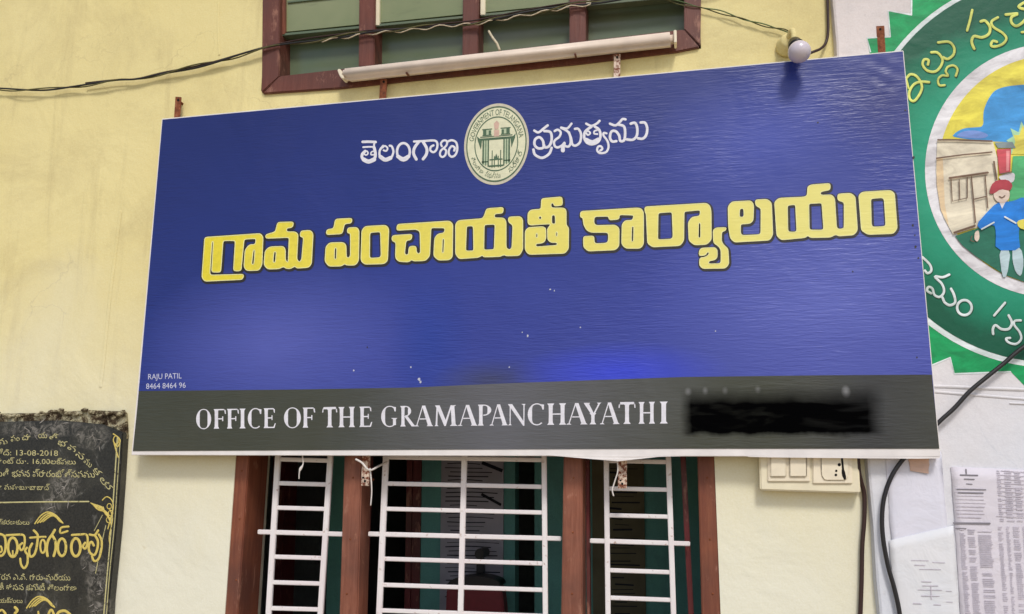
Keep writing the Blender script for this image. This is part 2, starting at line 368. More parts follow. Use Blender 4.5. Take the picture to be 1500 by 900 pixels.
def catmull(p, n=6, closed=False):
    if len(p) < 3 and not closed: return list(p)
    out = []; N = len(p)
    for i in range(N if closed else N - 1):
        g = lambda k: p[k % N] if closed else p[max(0, min(N - 1, k))]
        a, b, c, d = g(i - 1), g(i), g(i + 1), g(i + 2)
        for s in range(n):
            t = s / n
            out.append(tuple(0.5 * (2 * b[j] + (c[j] - a[j]) * t + (2 * a[j] - 5 * b[j] + 4 * c[j] - d[j]) * t * t + (3 * b[j] - a[j] - 3 * c[j] + d[j]) * t ** 3) for j in range(len(b))))
    if not closed: out.append(tuple(p[-1]))
    return out
def ribbon(p, w, Y, h=0.0006, closed=False, smooth=True, wf=None, n=6, caps=True):
    """a painted stroke in photograph pixels on the plane y=Y, ridge raised by h"""
    c = catmull(p, n, closed) if smooth else list(p)
    V, Fc = [], []; m = len(c)
    for i, q in enumerate(c):
        a = c[i - 1] if (i > 0 or closed) else q; b = c[(i + 1) % m] if (i < m - 1 or closed) else q
        dx, dy = b[0] - a[0], b[1] - a[1]; L = math.hypot(dx, dy) or 1; nx, ny = -dy / L, dx / L
        k = w / 2 * (wf(i / max(1, m - 1)) if wf else 1)
        V += [P(q[0] + nx * k, q[1] + ny * k, Y), P(q[0], q[1], Y - h), P(q[0] - nx * k, q[1] - ny * k, Y)]
    for i in range(m if closed else m - 1):
        a = 3 * i; b = 3 * ((i + 1) % m)
        Fc += [(a, a + 1, b + 1, b), (a + 1, a + 2, b + 2, b + 1)]
    if caps and not closed and m > 1:
        for e, s in ((0, 1), (m - 1, m - 2)):
            q, r = c[e], c[s]; dx, dy = q[0] - r[0], q[1] - r[1]; L = math.hypot(dx, dy) or 1; ang = math.atan2(dy, dx); k = w / 2 * (wf(0 if e == 0 else 1) if wf else 1)
            o = len(V); V.append(P(q[0], q[1], Y - h))
            for j in range(7):
                t = ang - math.pi / 2 + math.pi * j / 6; V.append(P(q[0] + k * math.cos(t), q[1] + k * math.sin(t), Y))
            Fc += [(o, o + 1 + j, o + 2 + j) for j in range(6)]
    return V, Fc
def ell(cx, cy, rx, ry, n=14, a0=0.0): return [(cx + rx * math.cos(a0 + 2 * math.pi * i / n), cy + ry * math.sin(a0 + 2 * math.pi * i / n)) for i in range(n)]
def tf(p, ox, oy, s): return [(ox + x / s, oy + y / s) for x, y in p]
def tube(p, r, n=8, smooth=True, closed=False, sub=6, rf=None):
    c = [Vector(q) for q in (catmull([tuple(q) for q in p], sub) if smooth else p)]
    V, Fc = [], []; up = Vector((0, 0.3, 1)); m = len(c); T0 = None; N = None
    for i, q in enumerate(c):
        T = (c[min(m - 1, i + 1)] - c[max(0, i - 1)]).normalized()
        if N is None: N = (up - T * up.dot(T)).normalized()
        else: N = (N - T * N.dot(T)).normalized()
        B = T.cross(N); k = r * (rf(i / (m - 1)) if rf else 1)
        for j in range(n):
            a = 2 * math.pi * j / n; V.append(q + N * (k * math.cos(a)) + B * (k * math.sin(a)))
    for i in range(m - 1):
        for j in range(n): Fc.append((i * n + j, i * n + (j + 1) % n, (i + 1) * n + (j + 1) % n, (i + 1) * n + j))
    Fc.append(tuple(range(n))[::-1]); Fc.append(tuple(range((m - 1) * n, m * n))); return V, Fc
def lathe(prof, base, axis, n=24):
    axis = Vector(axis).normalized(); N = axis.orthogonal().normalized(); B = axis.cross(N); base = Vector(base); V, Fc = [], []
    for t, r in prof:
        for j in range(n):
            a = 2 * math.pi * j / n; V.append(base + axis * t + N * (r * math.cos(a)) + B * (r * math.sin(a)))
    for i in range(len(prof) - 1):
        for j in range(n): Fc.append((i * n + j, i * n + (j + 1) % n, (i + 1) * n + (j + 1) % n, (i + 1) * n + j))
    Fc.append(tuple(range(n))[::-1]); Fc.append(tuple(range((len(prof) - 1) * n, len(prof) * n))); return V, Fc
def text(body, x0, x1, yb, ht, Y, slope=0.0, squeeze=True, arc=None):
    """flat lettering: body set between x0 and x1 on the baseline yb (pixels), capital height ht"""
    cu = bpy.data.curves.new('t', 'FONT'); cu.body = body; cu.resolution_u = 3; ob = bpy.data.objects.new('t', cu); COL.objects.link(ob)
    dg = bpy.context.evaluated_depsgraph_get(); me = bpy.data.meshes.new_from_object(ob.evaluated_get(dg))
    xs = [v.co.x for v in me.vertices]; a, b = min(xs), max(xs); s = (x1 - x0) / (b - a); k = ht / 0.7
    V = []
    for v in me.vertices:
        u = (v.co.x - a) * s; w = v.co.y * k
        V.append(arc(u / (x1 - x0), w) if arc else P(x0 + u, yb + slope * u - w, Y))
    Fc = [tuple(p.vertices) for p in me.polygons]
    bpy.data.objects.remove(ob); bpy.data.curves.remove(cu); bpy.data.meshes.remove(me); return V, Fc

# ------------------------------------------------------------------ ground and facade
obj('ground', ([(-60, -60, 0), (60, -60, 0), (60, 6, 0), (-60, 6, 0)], [(0, 1, 2, 3)]), 'ground', kind='structure')
XE = lambda py: P(1215 + (1283 - 1215) * py / 900, py, 0).x
xedge = sum(XE(t) for t in (0, 450, 900)) / 3
bld = thing('office_building', 'cream yellow plastered office building with brown wooden windows behind the blue signboard', 'building', (0, 0, 0))
# openings
def X(px, py=780): return P(px, py, 0).x
def Z(px, py): return P(px, py, 0).z
LW = dict(x0=X(344, 690), x1=X(1050, 760), z1=Z(700, 600), z0=Z(700, 1020))
UW = dict(x0=P(386, 80, 0).x, x1=P(1026, 50, 0).x, z0=(P(386, 137, 0).z + P(1026, 68, 0).z) / 2, z1=P(700, 45, 0).z + 0.95)
xc = sorted([-5.5, LW['x0'], LW['x1'], UW['x0'], UW['x1'], xedge + 0.02]); zc = sorted([0, LW['z0'], LW['z1'], UW['z0'], UW['z1'], 4.6])
def inhole(x, z):
    return any(h['x0'] < x < h['x1'] and h['z0'] < z < h['z1'] for h in (LW, UW))
V, Fc = [], []
def quad(a, b, c, d):
    k = len(V); V.extend([a, b, c, d]); Fc.append((k, k + 1, k + 2, k + 3))
for i in range(len(xc) - 1):
    for j in range(len(zc) - 1):
        if not inhole((xc[i] + xc[i + 1]) / 2, (zc[j] + zc[j + 1]) / 2):
            quad((xc[i], 0, zc[j]), (xc[i + 1], 0, zc[j]), (xc[i + 1], 0, zc[j + 1]), (xc[i], 0, zc[j + 1]))
for h in (LW, UW):
    D = 0.24; a, b, c, d = h['x0'], h['x1'], h['z0'], h['z1']
    quad((a, 0, c), (a, 0, d), (a, D, d), (a, D, c)); quad((b, 0, d), (b, 0, c), (b, D, c), (b, D, d))
    quad((a, 0, d), (b, 0, d), (b, D, d), (a, D, d)); quad((b, 0, c), (a, 0, c), (a, D, c), (b, D, c))
obj('wall', (V, Fc), 'yellow', bld)
obj('added_shade_slab', box(-5.5, 4.5, -0.42, 0.3, 4.55, 4.70), 'concrete', bld, label='unseen concrete slab added to shade the wall top')  # out of view, added overhead to darken the top of the wall

# rendered repair strips and cracks standing slightly proud of the plaster
def bead(pts, w, Y=-0.001, h=0.0022, mat='yellow', parent=bld, name='plaster_ridge'):
    return obj(name, ribbon(pts, w, Y, h), mat, parent, smooth=True)
bead([(176, 310), (168, 375), (161, 430), (156, 480), (150, 540), (147, 566)], 5)
bead([(320, 5), (319, 40), (321, 80)], 3)

# ---- lower window: frame, mullions, grille
win = obj('window', join(
    prism([(345, 640), (367, 640), (348, 905), (348, 960), (320, 960), (325, 900)], 0.004, 0.14, 0.003),
    prism([(1021, 640), (1046, 640), (1058, 900), (1060, 960), (1030, 960), (1028, 900)], 0.004, 0.14, 0.003),
    box(LW['x0'], LW['x1'], 0.01, 0.13, LW['z1'] - 0.06, LW['z1']), box(LW['x0'], LW['x1'], 0.01, 0.13, LW['z0'], LW['z0'] + 0.07)), 'wood', bld,
    label='wide brown wooden window with white grille')
obj('mullion', prism([(505, 640), (531, 640), (524, 900), (522, 960), (494, 960), (497, 900)], 0.002, 0.09, 0.004), 'woodlight', win)
obj('mullion', prism([(826, 640), (853, 640), (853, 900), (853, 960), (821, 960), (822, 900)], 0.002, 0.09, 0.004), 'woodlight', win)
for a, b, w in (((374, 640), (352, 930), 7), ((999, 640), (1014, 930), 8), ((540, 640), (528, 930), 6), ((860, 640), (862, 930), 5)):
    obj('sash_stile', barpx(a, b, w, 0.085, 0.12, 0.002), 'maroon', win)
GY = 0.045
def rod(a, b, w=7.5, dy=0.0, name='grille_bar'): obj(name, barpx(a, b, w * .92, GY + dy, GY + dy + 0.012, 0.002), 'grille', win)
for a, b, w in (((408, 640), (390, 940), 8.5), ((485, 640), (466, 940), 8.5), ((566, 640), (553, 940), 9), ((680.5, 640), (673, 940), 8.5), ((796.5, 640), (799, 940), 8),
                ((887.5, 640), (891, 940), 8), ((978, 640), (988, 940), 8.5)): rod(a, b, w)
for y in (674, 709, 745, 817, 854.5, 892.5, 930):
    k = (y - 640) / 300; rod((408 - 18 * k + 3, y - 1), (485 - 19 * k - 3, y + 1), 6.8, 0.004)
rod((377, 779.5), (502, 783), 7.5, 0.004)
for y in (672, 711, 748.5, 822.5, 861, 899, 936):
    k = (y - 640) / 300; s = 2.5 + 4 * k; rod((566 - 13 * k + 3, y - s * .7), (796 + 3 * k - 3, y + s * .7), 6.8, 0.004)
rod((539, 782.5), (822, 789.5), 7.5, 0.004)
for y in (676, 716.5, 756, 837, 877.5, 918):
    k = (y - 640) / 300; s = 1 + 2 * k; rod((888 + 3 * k + 3, y - s * .5), (979 + 9 * k - 3, y + s * .8), 6.8, 0.004)
rod((864, 792.5), (1011, 797), 7.5, 0.004)

for x, y in ((354, 690), (351, 760), (346, 850), (517, 700), (513, 790), (508, 870), (840, 700), (839, 780), (838, 870), (1036, 700), (1040, 790), (1044, 870)):
    obj('nail_head', lathe([(0, .0035), (.0012, .003), (.0016, .001)], P(x, y, 0.0035 if x < 400 or x > 1000 else 0.0015), (0, -1, 0), 10), 'rust', win)
# ---- the room behind it
rx0, rx1, rz0, rz1, ry = LW['x0'] - 0.5, LW['x1'] + 0.6, 0.25, 2.95, 3.4
room = obj('room', ([(rx0, .012, rz0), (rx1, .012, rz0), (rx1, ry, rz0), (rx0, ry, rz0), (rx0, .012, rz1), (rx1, .012, rz1), (rx1, ry, rz1), (rx0, ry, rz1)],
     [(0, 1, 2, 3), (7, 6, 5, 4), (3, 2, 6, 7), (0, 3, 7, 4), (2, 1, 5, 6)]), 'roomdark', bld, label='dim room seen through the grille')
WY = 0.85                                        # partition wall inside the room
def piece(name, poly, mat, Y0=WY, Y1=WY + 0.08, label=None): return obj(name, prism(poly, Y0, Y1), mat, room, label=label)
def vstrip(a, b, Y=WY): return [(a, 560), (b, 560), (b + (b - 780) * .04, 980), (a + (a - 780) * .04, 980)]
for a, b in ((487, 509), (619, 755), (783, 1080), (225, 345)): piece('partition_wall', vstrip(a, b), 'teal')
piece('door_post', vstrip(404, 422), 'maroon', WY - .02, WY + .1); piece('door_post', vstrip(598, 606), 'maroon', WY - .02, WY + .1)
piece('door_leaf', vstrip(606, 619), 'maroon', WY - .01, WY + .03)
nb = obj('notice', prism(vstrip(648, 738), WY - .012, WY - .004), 'notice', label='grey printed notice hanging on the teal wall behind the middle grille', cat='notice')
L = []
for i in range(60):
    y = 600 + i * 6.1; x0 = 655 + random.uniform(-3, 6); x1 = 733 - random.uniform(0, 40)
    L.append(ribbon([(x0, y), ((x0 + x1) / 2, y + random.uniform(-1, 1)), (x1, y + 1)], random.uniform(.7, 1.7), WY - .0125, .0003, n=3))
L.append(barpx((706, 678), (736, 690), 5, WY - .014, WY - .0125)); L.append(barpx((705, 724), (734, 740), 4, WY - .014, WY - .0125))
obj('notice_print', join(*L), 'noticeprint', nb, kind='stuff')
nb = obj('notice', prism(vstrip(866, 941), WY - .012, WY - .004), 'notice2', label='dark olive notice sheet on the teal wall behind the right grille', cat='notice')
L = []
for i in range(44):
    y = 600 + i * 8.5 + random.uniform(-2.5, 2.5); L.append(ribbon([(893 + random.uniform(0, 9), y), (937 - random.uniform(0, 28), y + random.uniform(-.5, 2))], random.uniform(.8, 3), WY - .0125, .0003, smooth=False))
obj('notice_print', join(*L), 'noticeprint', nb, kind='stuff')
# high backed chair and a pole stand in the room
CYY = 0.6
ch = thing('office_chair', 'maroon high backed chair in the room behind the middle of the window grille', 'chair', P(700, 1100, CYY))
obj('backrest', prism(chaikin([(655, 990), (652, 868), (660, 850), (690, 846), (705, 847), (728, 852), (738, 872), (742, 990)], 2), CYY, CYY + .07, 0.01), 'chair', ch)
obj('head_roll', prism(chaikin([(652, 862), (660, 848), (700, 843), (730, 850), (735, 862), (700, 856)], 2), CYY - .02, CYY + .08, 0.01), 'blackplastic', ch)
obj('armrest', barpx((630, 930), (655, 925), 9, CYY - .25, CYY + .05, .006), 'blackplastic', ch)
obj('armrest', barpx((740, 925), (768, 930), 9, CYY - .25, CYY + .05, .006), 'blackplastic', ch)
obj('seat', prism([(640, 985), (750, 985), (756, 1030), (636, 1030)], CYY - .4, CYY + .05, .01), 'chair', ch)
ps = thing('table_fan', 'small black fan head on a slim pole above the maroon chair', 'fan', P(703, 1100, CYY + .12))
obj('pole', barpx((703, 1090), (703, 818), 11, CYY + .12, CYY + .15, .004), 'blackplastic', ps)
obj('motor', prism(chaikin(ell(702, 812, 7, 8), 1), CYY + .08, CYY + .18, .004), 'blackplastic', ps)

# ---- upper window
def uw(x, y, Y): return P(x, y, Y)
up = obj('window', join(
    prism([(386, -220), (411, -220), (409, 112), (383, 136)], -0.012, 0.12, .003), prism([(1003, -220), (1030, -220), (1026, 67), (1002, 43)], -0.012, 0.12, .003),
    prism([(384, 137), (409.5, 111.5), (1001.5, 43), (1025, 69), (990, 76), (850, 93), (600, 118), (500, 129)], -0.012, 0.12, .003)), 'wood2', bld, label='upper brown wooden window with four dusty glass lights')
for a, b, w in (((539.5, -220), (536.5, 98), 23), ((692, -220), (688.5, 82), 23), ((846.5, -220), (846, 66), 24)):
    obj('mullion', barpx(a, b, w, -0.004, 0.10, .003), 'wood2', up)
lights = [(411, 528), (549, 680), (704, 834), (859, 1003)]
split = lambda x: 50 - (x - 411) * 0.098
for i, (a, b) in enumerate(lights):
    # lower glass set deep in the frame
    obj('pane', prism([(a - 6, split(a) - 10), (b + 6, split(b) - 10), (b + 8, 120 - (b - 411) * .1 + 12), (a - 8, 120 - (a - 411) * .1 + 12)], 0.075, 0.08), 'panelow', up)
    # upper sash
    sa = obj('pane', prism([(a + 6, -220), (b + 2, -220), (b + 2, split(b) - 3), (a + 6, split(a) - 3)], 0.022, 0.028), 'pane', up)
    obj('sash_stile', barpx((a + 4, -220), (a + 3, split(a) + 1), 7, 0.010, 0.045, .002), 'board' if i else 'wood', up, label='pale painted sash stile' if i else None)
    obj('sash_rail', barpx((a, split(a) + 1), (b + 3, split(b) + 1), 3.6, 0.012, 0.045, .001), 'panelow', up)
    obj('louvre_edge', barpx((a + 10, split(a) - 47), (b, split(b) - 47), 3, 0.016, 0.026, .001), 'panelow', up)

# ------------------------------------------------------------------ white wall with the mural
ww = thing('white_wall', 'white lime washed wall to the right of the blue signboard carrying a round green mural', 'wall', (xedge + 1.5, 0.1, 0))
WF = -0.030
# the wall's left edge is slightly wavy plaster
zs = [i * 0.15 for i in range(32)]; V, Fc = [], []
rnd = random.Random(3)
edge = [(xedge + rnd.uniform(-.004, .004), z) for z in zs]
n = len(edge)
for x, z in edge: V += [(x, 0.0005, z), (x + .004, WF + .004, z), (x + .010, WF, z), (4.5, WF, z)]
for i in range(n - 1):
    for k in range(3): Fc.append((4 * i + k, 4 * i + k + 1, 4 * i + 4 + k + 1, 4 * i + 4 + k))
obj('wall', (V, Fc), 'white', ww)
lip = obj('plaster_ledge', join(ribbon([(1368, 566), (1400, 567), (1440, 569), (1500, 571), (1600, 574)], 5, WF - .001, .004), ribbon([(1368, 574), (1430, 579), (1480, 583), (1600, 592)], 4, WF - .001, .003),
    ribbon([(1480, 591), (1560, 594)], 3, WF - .001, .003)), 'white', ww, smooth=True)
q0 = P(1539, 250, WF); PXU = (P(1539, 250, WF) - P(1439, 250, WF)).length / 100      # metres per photo pixel at the disc
def circ(cx, cy, r, n=96): return [(cx + r * math.cos(2 * math.pi * i / n), cy + r * math.sin(2 * math.pi * i / n)) for i in range(n)]
star = [(1334, -60), (1334, 22), (1301, 17), (1304, 54), (1270, 57), (1276, 90), (1245, 110), (1262, 150), (1232, 180), (1252, 220), (1228, 260), (1252, 300), (1235, 350),
        (1262, 390), (1250, 440), (1285, 460), (1285, 510), (1325, 505), (1335, 548), (1392, 525), (1398, 547), (1480, 544), (1510, 575), (1560, 560), (1600, 590), (1640, 550), (1700, 570),
        (1720, 520), (1780, 510), (1780, 450), (1840, 420), (1810, 360), (1860, 320), (1820, 260), (1860, 210), (1815, 160), (1830, 100), (1780, 70), (1780, 0), (1720, -10), (1690, -60), (1640, -50), (1600, -90), (1560, -60), (1500, -90), (1450, -60), (1400, -90), (1380, -60)]
mu = obj('mural', fill([star], WF - .0006), 'spike', ww, label='hand painted round mural with green border and saw toothed edge')
L = [ribbon([(1336, -60), (1335, 22)], 2.5, WF - .0009, .0002, smooth=False), ribbon([(1335, 22), (1301, 16), (1304, 54)], 2.2, WF - .0009, .0002, smooth=False), ribbon([(1304, 54), (1270, 56), (1275, 76)], 2.2, WF - .0009, .0002, smooth=False),
     ribbon([(1366, 535), (1392, 524), (1398, 548), (1480, 545)], 2.5, WF - .0009, .0002, smooth=False)]
obj('spike_outline', join(*L), 'ptextw', mu)
obj('white_outline_ring', fill([circ(1540, 250, 289)], WF - .0012), 'ptextw', mu)
obj('green_band', fill([circ(1540.5, 249, 282)], WF - .0018), 'ringgreen', mu)
obj('inner_white_ring', fill([circ(1541, 250, 186)], WF - .0024), 'pwhite', mu)
def paintpoly(name, layers, Y0):
    gs, mats = [], []
    for k, (m, p) in enumerate(layers):
        if m not in mats: mats.append(m)
        gs.append(mi(fill([p], Y0 - .0003 * k), mats.index(m)))
    return join(*gs), mats
yell = circ(1543, 250, 169)
g, m_ = paintpoly('scene', [
    ('pyellow', yell),
    ('pblue', chaikin([(1393, 202), (1400, 194), (1412, 188), (1426, 187), (1441, 186), (1440, 165), (1446, 148), (1456, 133), (1472, 127), (1500, 124), (1560, 122), (1640, 140), (1680, 206), (1480, 210)], 2)),
    ('plavender', chaikin([(1398, 201), (1410, 192), (1432, 191), (1450, 198), (1440, 204)], 2)),
    ('phalo', [(1478, 226), (1482, 212), (1474, 206), (1484, 200), (1480, 188), (1492, 194), (1496, 178), (1503, 190), (1516, 174), (1520, 190), (1536, 182), (1536, 198), (1550, 200), (1542, 212), (1552, 226)]),
    ('psun', [(1482, 226), (1487, 208), (1485, 198), (1493, 198), (1498, 184), (1504, 195), (1515, 182), (1519, 195), (1532, 190), (1532, 202), (1542, 206), (1538, 226)]),
    ('pcream', [(1373, 205), (1454, 206), (1461, 232), (1462, 300), (1449, 330), (1429, 334), (1396, 344), (1382, 318), (1374, 280), (1371, 250)]),
    ('ptan', [(1372, 231), (1381, 230), (1384, 300), (1390, 332), (1378, 308), (1372, 270)]),
    ('pfield', [(1484, 229), (1660, 226), (1690, 330), (1490, 330), (1478, 300)]),
    ('pground', [(1399, 346), (1428, 336), (1452, 326), (1700, 322), (1690, 330), (1650, 380), (1600, 408), (1543, 418), (1500, 413), (1470, 402), (1430, 376), (1410, 360)]),
    ('pgrey', [(1457, 209), (1483, 208), (1488, 217), (1462, 217)]),
    ('pred', [(1460, 219), (1481, 218), (1480, 252), (1464, 255)]), ('ppink', [(1474, 221), (1479, 221), (1478, 250), (1474, 251)]),
    ('pwhite', chaikin([(1462, 259), (1475, 254), (1487, 253), (1486, 266), (1478, 269), (1466, 264)], 2)),
    ('plegs', chaikin([(1463, 365), (1481, 365), (1475, 406), (1468, 406)], 1)), ('plegs', chaikin([(1483, 364), (1496, 363), (1500, 385), (1496, 406), (1488, 400), (1483, 382)], 1)),
    ('pshirt', chaikin([(1459, 298), (1470, 296), (1484, 295), (1500, 288), (1530, 300), (1530, 322), (1494, 326), (1492, 345), (1495, 367), (1458, 367), (1459, 340), (1456, 328), (1438, 338), (1430, 329), (1445, 312)], 1)),
    ('pwhite', [(1464, 297), (1474, 294), (1468, 306)]), ('pskin', chaikin([(1454, 284), (1464, 276), (1479, 278), (1479, 291), (1470, 299), (1459, 295)], 2)),
    ('phair', chaikin([(1449, 284), (1452, 271), (1460, 264), (1476, 263), (1484, 271), (1480, 280), (1466, 277), (1456, 284)], 1)),
    ('pskin', chaikin([(1428, 340), (1434, 337), (1435, 350), (1431, 355), (1427, 350)], 1)),
    ('psun', chaikin([(1489, 324), (1504, 320), (1520, 330), (1506, 338), (1492, 334)], 1))], WF - .0030)
obj('painted_scene', g, m_, mu)
YL = WF - .0098
def ln(p, w=1.6, s=False): return ribbon(p, w, YL, .0002, smooth=s)
obj('painted_linework', join(ln([(1374, 205), (1400, 205), (1453, 207)], 2.4), ln([(1372, 232), (1410, 227), (1453, 223)], 2), ln([(1391, 261), (1447, 253)], 3), ln([(1393, 262), (1395, 295), (1417, 290), (1417, 260)], 1.6),
    ln([(1405, 263), (1406, 292)], 1.4), ln([(1423, 259), (1429, 326)], 1.8), ln([(1443, 257), (1447, 305)], 1.6), ln([(1427, 292), (1444, 288)], 1.6), ln([(1398, 341), (1428, 331)], 3), ln([(1456, 237), (1460, 263)], 2.4),
    ln([(1464, 288), (1468, 290), (1472, 287)], 1.6), ln([(1424, 346), (1422, 352), (1427, 354)], 1.2, True), ln([(1466, 255), (1482, 252)], 1.6)), 'pbrown', mu)
obj('sleeve_trim', join(ln([(1438, 336), (1456, 326)], 2.2), ln([(1472, 318), (1488, 327)], 2.4)), 'ptextw', mu)
def strokes(lst, ox, oy, s, Y, off=(0, 0), grow=0.0, h=.0008):
    gs = []
    for st in lst:
        p, w = st[0], st[1]; cl = len(st) > 2
        gs.append(ribbon([(x + off[0], y + off[1]) for x, y in tf(p, ox, oy, s)], w / s + grow, Y, h, closed=cl, n=5))
    return join(*gs)
TOPT = [([(466, 690), (500, 655), (550, 668), (590, 720), (602, 780), (570, 850), (530, 890), (497, 870), (492, 810), (530, 745), (590, 720), (665, 724)], 22), ([(466, 700), (485, 775)], 18),
    ([(685, 462), (740, 465), (782, 520), (770, 580), (720, 630), (650, 622), (610, 572), (622, 525), (660, 530), (655, 570)], 22), ([(745, 375), (840, 370), (885, 420), (880, 480), (830, 520), (790, 505)], 22),
    ([(900, 670), (915, 610), (880, 577), (830, 590), (812, 630), (832, 668), (780, 665), (745, 700), (755, 750), (802, 750)], 19), ([(1045, 90), (1025, 180), (1000, 270)], 22),
    ([(1120, 190), (1160, 185), (1200, 240), (1190, 300), (1130, 330), (1060, 320), (1040, 370), (1062, 430)], 24), ([(1270, 155), (1215, 190), (1232, 240), (1310, 290), (1345, 340), (1310, 390), (1240, 412), (1210, 400), (1225, 362), (1262, 370)], 22),
    ([(1340, 130), (1445, 122), (1392, 150), (1390, 200), (1430, 230), (1480, 205), (1520, 160)], 24), ([(1560, 10), (1500, 25), (1452, 60), (1500, 80), (1560, 70)], 24), ([(1480, 285), (1530, 280)], 20),
    ([(1580, 140), (1640, 120), (1680, 170), (1640, 210), (1590, 190)], 22)]
def letters(name, lst, counts, args, mat, parent, **k):
    i = 0
    for c in counts:
        obj(name, strokes(lst[i:i + c], *args, **k), mat, parent, smooth=True); i += c
letters('yellow_letter', TOPT, (2, 2, 1, 3, 1, 2, 1), (1250, 0, 6, WF - .0034), 'ptext', mu, h=.0012)
obj('lettering_shadow', strokes(TOPT, 1250, 0, 6, WF - .0026, (1.0, 1.0), 1.2, .0003), 'pshadow', mu)
BOTT = [([(120, 40), (180, 100), (192, 150), (162, 172), (140, 150)], 20), ([(340, 183), (285, 205), (222, 200), (280, 260), (297, 325), (262, 367), (218, 350), (202, 300), (170, 285), (158, 315), (190, 337)], 20),
    ([(285, 372), (303, 412), (345, 435), (388, 412), (380, 350), (355, 300)], 21), (ell(465, 455, 60, 62, 10), 21, 1), ([(800, 415), (710, 520)], 19), ([(830, 520), (857, 580), (830, 630), (770, 632), (722, 600), (700, 630), (702, 672)], 21),
    ([(930, 560), (880, 565), (877, 600), (922, 660), (932, 715), (890, 755), (830, 742), (808, 712), (842, 705)], 19), ([(1040, 560), (1080, 620), (1020, 680), (990, 640)], 20)]
letters('white_letter', BOTT, (1, 2, 1, 3, 1), (1330, 370, 5.625, WF - .0034), 'ptextw', mu, h=.0012)
obj('lettering_shadow', strokes(BOTT, 1330, 370, 5.625, WF - .0026, (.8, .9), 1.0, .0003), 'pshadow', mu)

# papers pasted on the white wall
def sheet(pts, Y, nx=10, nz=12, amp=.003, seed=1):
    """thin wavy paper between four corner pixels (TL, TR, BR, BL), with a back and thickness"""
    r = random.Random(seed); ph = [r.uniform(0, 6) for _ in range(4)]
    A, B, C_, D_ = [P(x, y, Y) for x, y in pts]; V = []; Fc = []
    for k in (0, 1):
        for j in range(nz + 1):
            for i in range(nx + 1):
                u, v = i / nx, j / nz; q = (A * (1 - u) + B * u) * (1 - v) + (D_ * (1 - u) + C_ * u) * v
                w = amp * (0.5 + 0.25 * math.sin(5 * u + ph[0]) * math.cos(4 * v + ph[1]) + .25 * math.sin(9 * v + 3 * u + ph[2]))
                V.append(Vector((q.x + r.uniform(-1, 1) * (.0015 if i in (0, nx) else 0), q.y - w * (1 - k) - .0006 * (1 - k), q.z)))
    m = (nx + 1) * (nz + 1); id_ = lambda k, i, j: k * m + j * (nx + 1) + i
    for j in range(nz):
        for i in range(nx):
            Fc.append((id_(0, i, j), id_(0, i, j + 1), id_(0, i + 1, j + 1), id_(0, i + 1, j))); Fc.append((id_(1, i, j), id_(1, i + 1, j), id_(1, i + 1, j + 1), id_(1, i, j + 1)))
    for i in range(nx):
        Fc.append((id_(0, i, 0), id_(0, i + 1, 0), id_(1, i + 1, 0), id_(1, i, 0))); Fc.append((id_(0, i, nz), id_(1, i, nz), id_(1, i + 1, nz), id_(0, i + 1, nz)))
    for j in range(nz):
        Fc.append((id_(0, 0, j), id_(1, 0, j), id_(1, 0, j + 1), id_(0, 0, j + 1))); Fc.append((id_(0, nx, j), id_(0, nx, j + 1), id_(1, nx, j + 1), id_(1, nx, j)))
    return V, Fc
p0 = obj('pasted_paper', sheet([(1296, 660), (1378, 662), (1392, 830), (1308, 826)], WF - .001, seed=2), 'paperl', label='blank lavender white paper pasted beside the hanging black cable', cat='paper', smooth=True)
p1 = obj('pasted_paper', sheet([(1302, 792), (1396, 770), (1410, 960), (1318, 960)], WF - .0042, amp=.0018, seed=5), 'paperw', label='faded white form with faint lines pasted low on the white wall', cat='paper', smooth=True)
L = []
rr = random.Random(11)
for (a, b, y) in ((1335, 1360, 821), (1366, 1384, 824), (1340, 1355, 828), (1347, 1378, 834), (1350, 1364, 852), (1352, 1374, 858), (1345, 1380, 864), (1350, 1376, 873), (1338, 1350, 884), (1368, 1378, 886), (1386, 1394, 866), (1387, 1395, 882)):
    L.append(ribbon([(a, y), (b, y + .6)], rr.uniform(.8, 1.5), WF - .0072, .0002, smooth=False))
L.append(ribbon([(1363.5, 858), (1364.5, 878)], 1.5, WF - .0072, .0002, smooth=False))
obj('form_lines', join(*L), 'print', p1, kind='stuff')
p2 = obj('printed_notice', sheet([(1393, 684), (1640, 694), (1650, 985), (1412, 985)], WF - .001, 20, 16, seed=8), 'paper', label='large sheet of newsprint columns pasted at the lower right of the white wall', cat='notice', smooth=True)
L = []; D2 = []
YP = WF - .0052
for k in range(9):
    y = 716 + k * 5.2; L.append(ribbon([(1399 + rr.uniform(0, 4), y), (1446 - rr.uniform(0, 9), y + 1)], rr.uniform(1, 1.8), YP, .0002, smooth=False))
for k in range(12): L.append(ribbon([(1460 + rr.uniform(0, 9), 690 + 6 * k), (1500, 692 + 6 * k)], 1.0, YP, .0002, smooth=False))
for c0, c1, t, b in ((1399, 1408, 776, 960), (1411, 1423, 776, 960), (1426, 1447, 776, 832), (1428, 1446, 840, 960), (1459, 1466, 690, 764), (1470, 1482, 690, 764), (1485, 1496, 690, 764), (1500, 1512, 690, 764), (1456, 1464, 772, 960), (1468, 1474, 772, 960), (1478, 1489, 772, 960), (1492, 1504, 772, 960), (1508, 1530, 690, 960), (1535, 1570, 690, 960)):
    y = t
    while y < b:
        if rr.random() < .93: L.append(ribbon([(c0 + (y - 690) * .07 + rr.uniform(0, 1), y), (c1 + (y - 690) * .07 - rr.uniform(0, 3), y + .4)], 1.35, YP, .0001, smooth=False, caps=False))
        y += 2.7
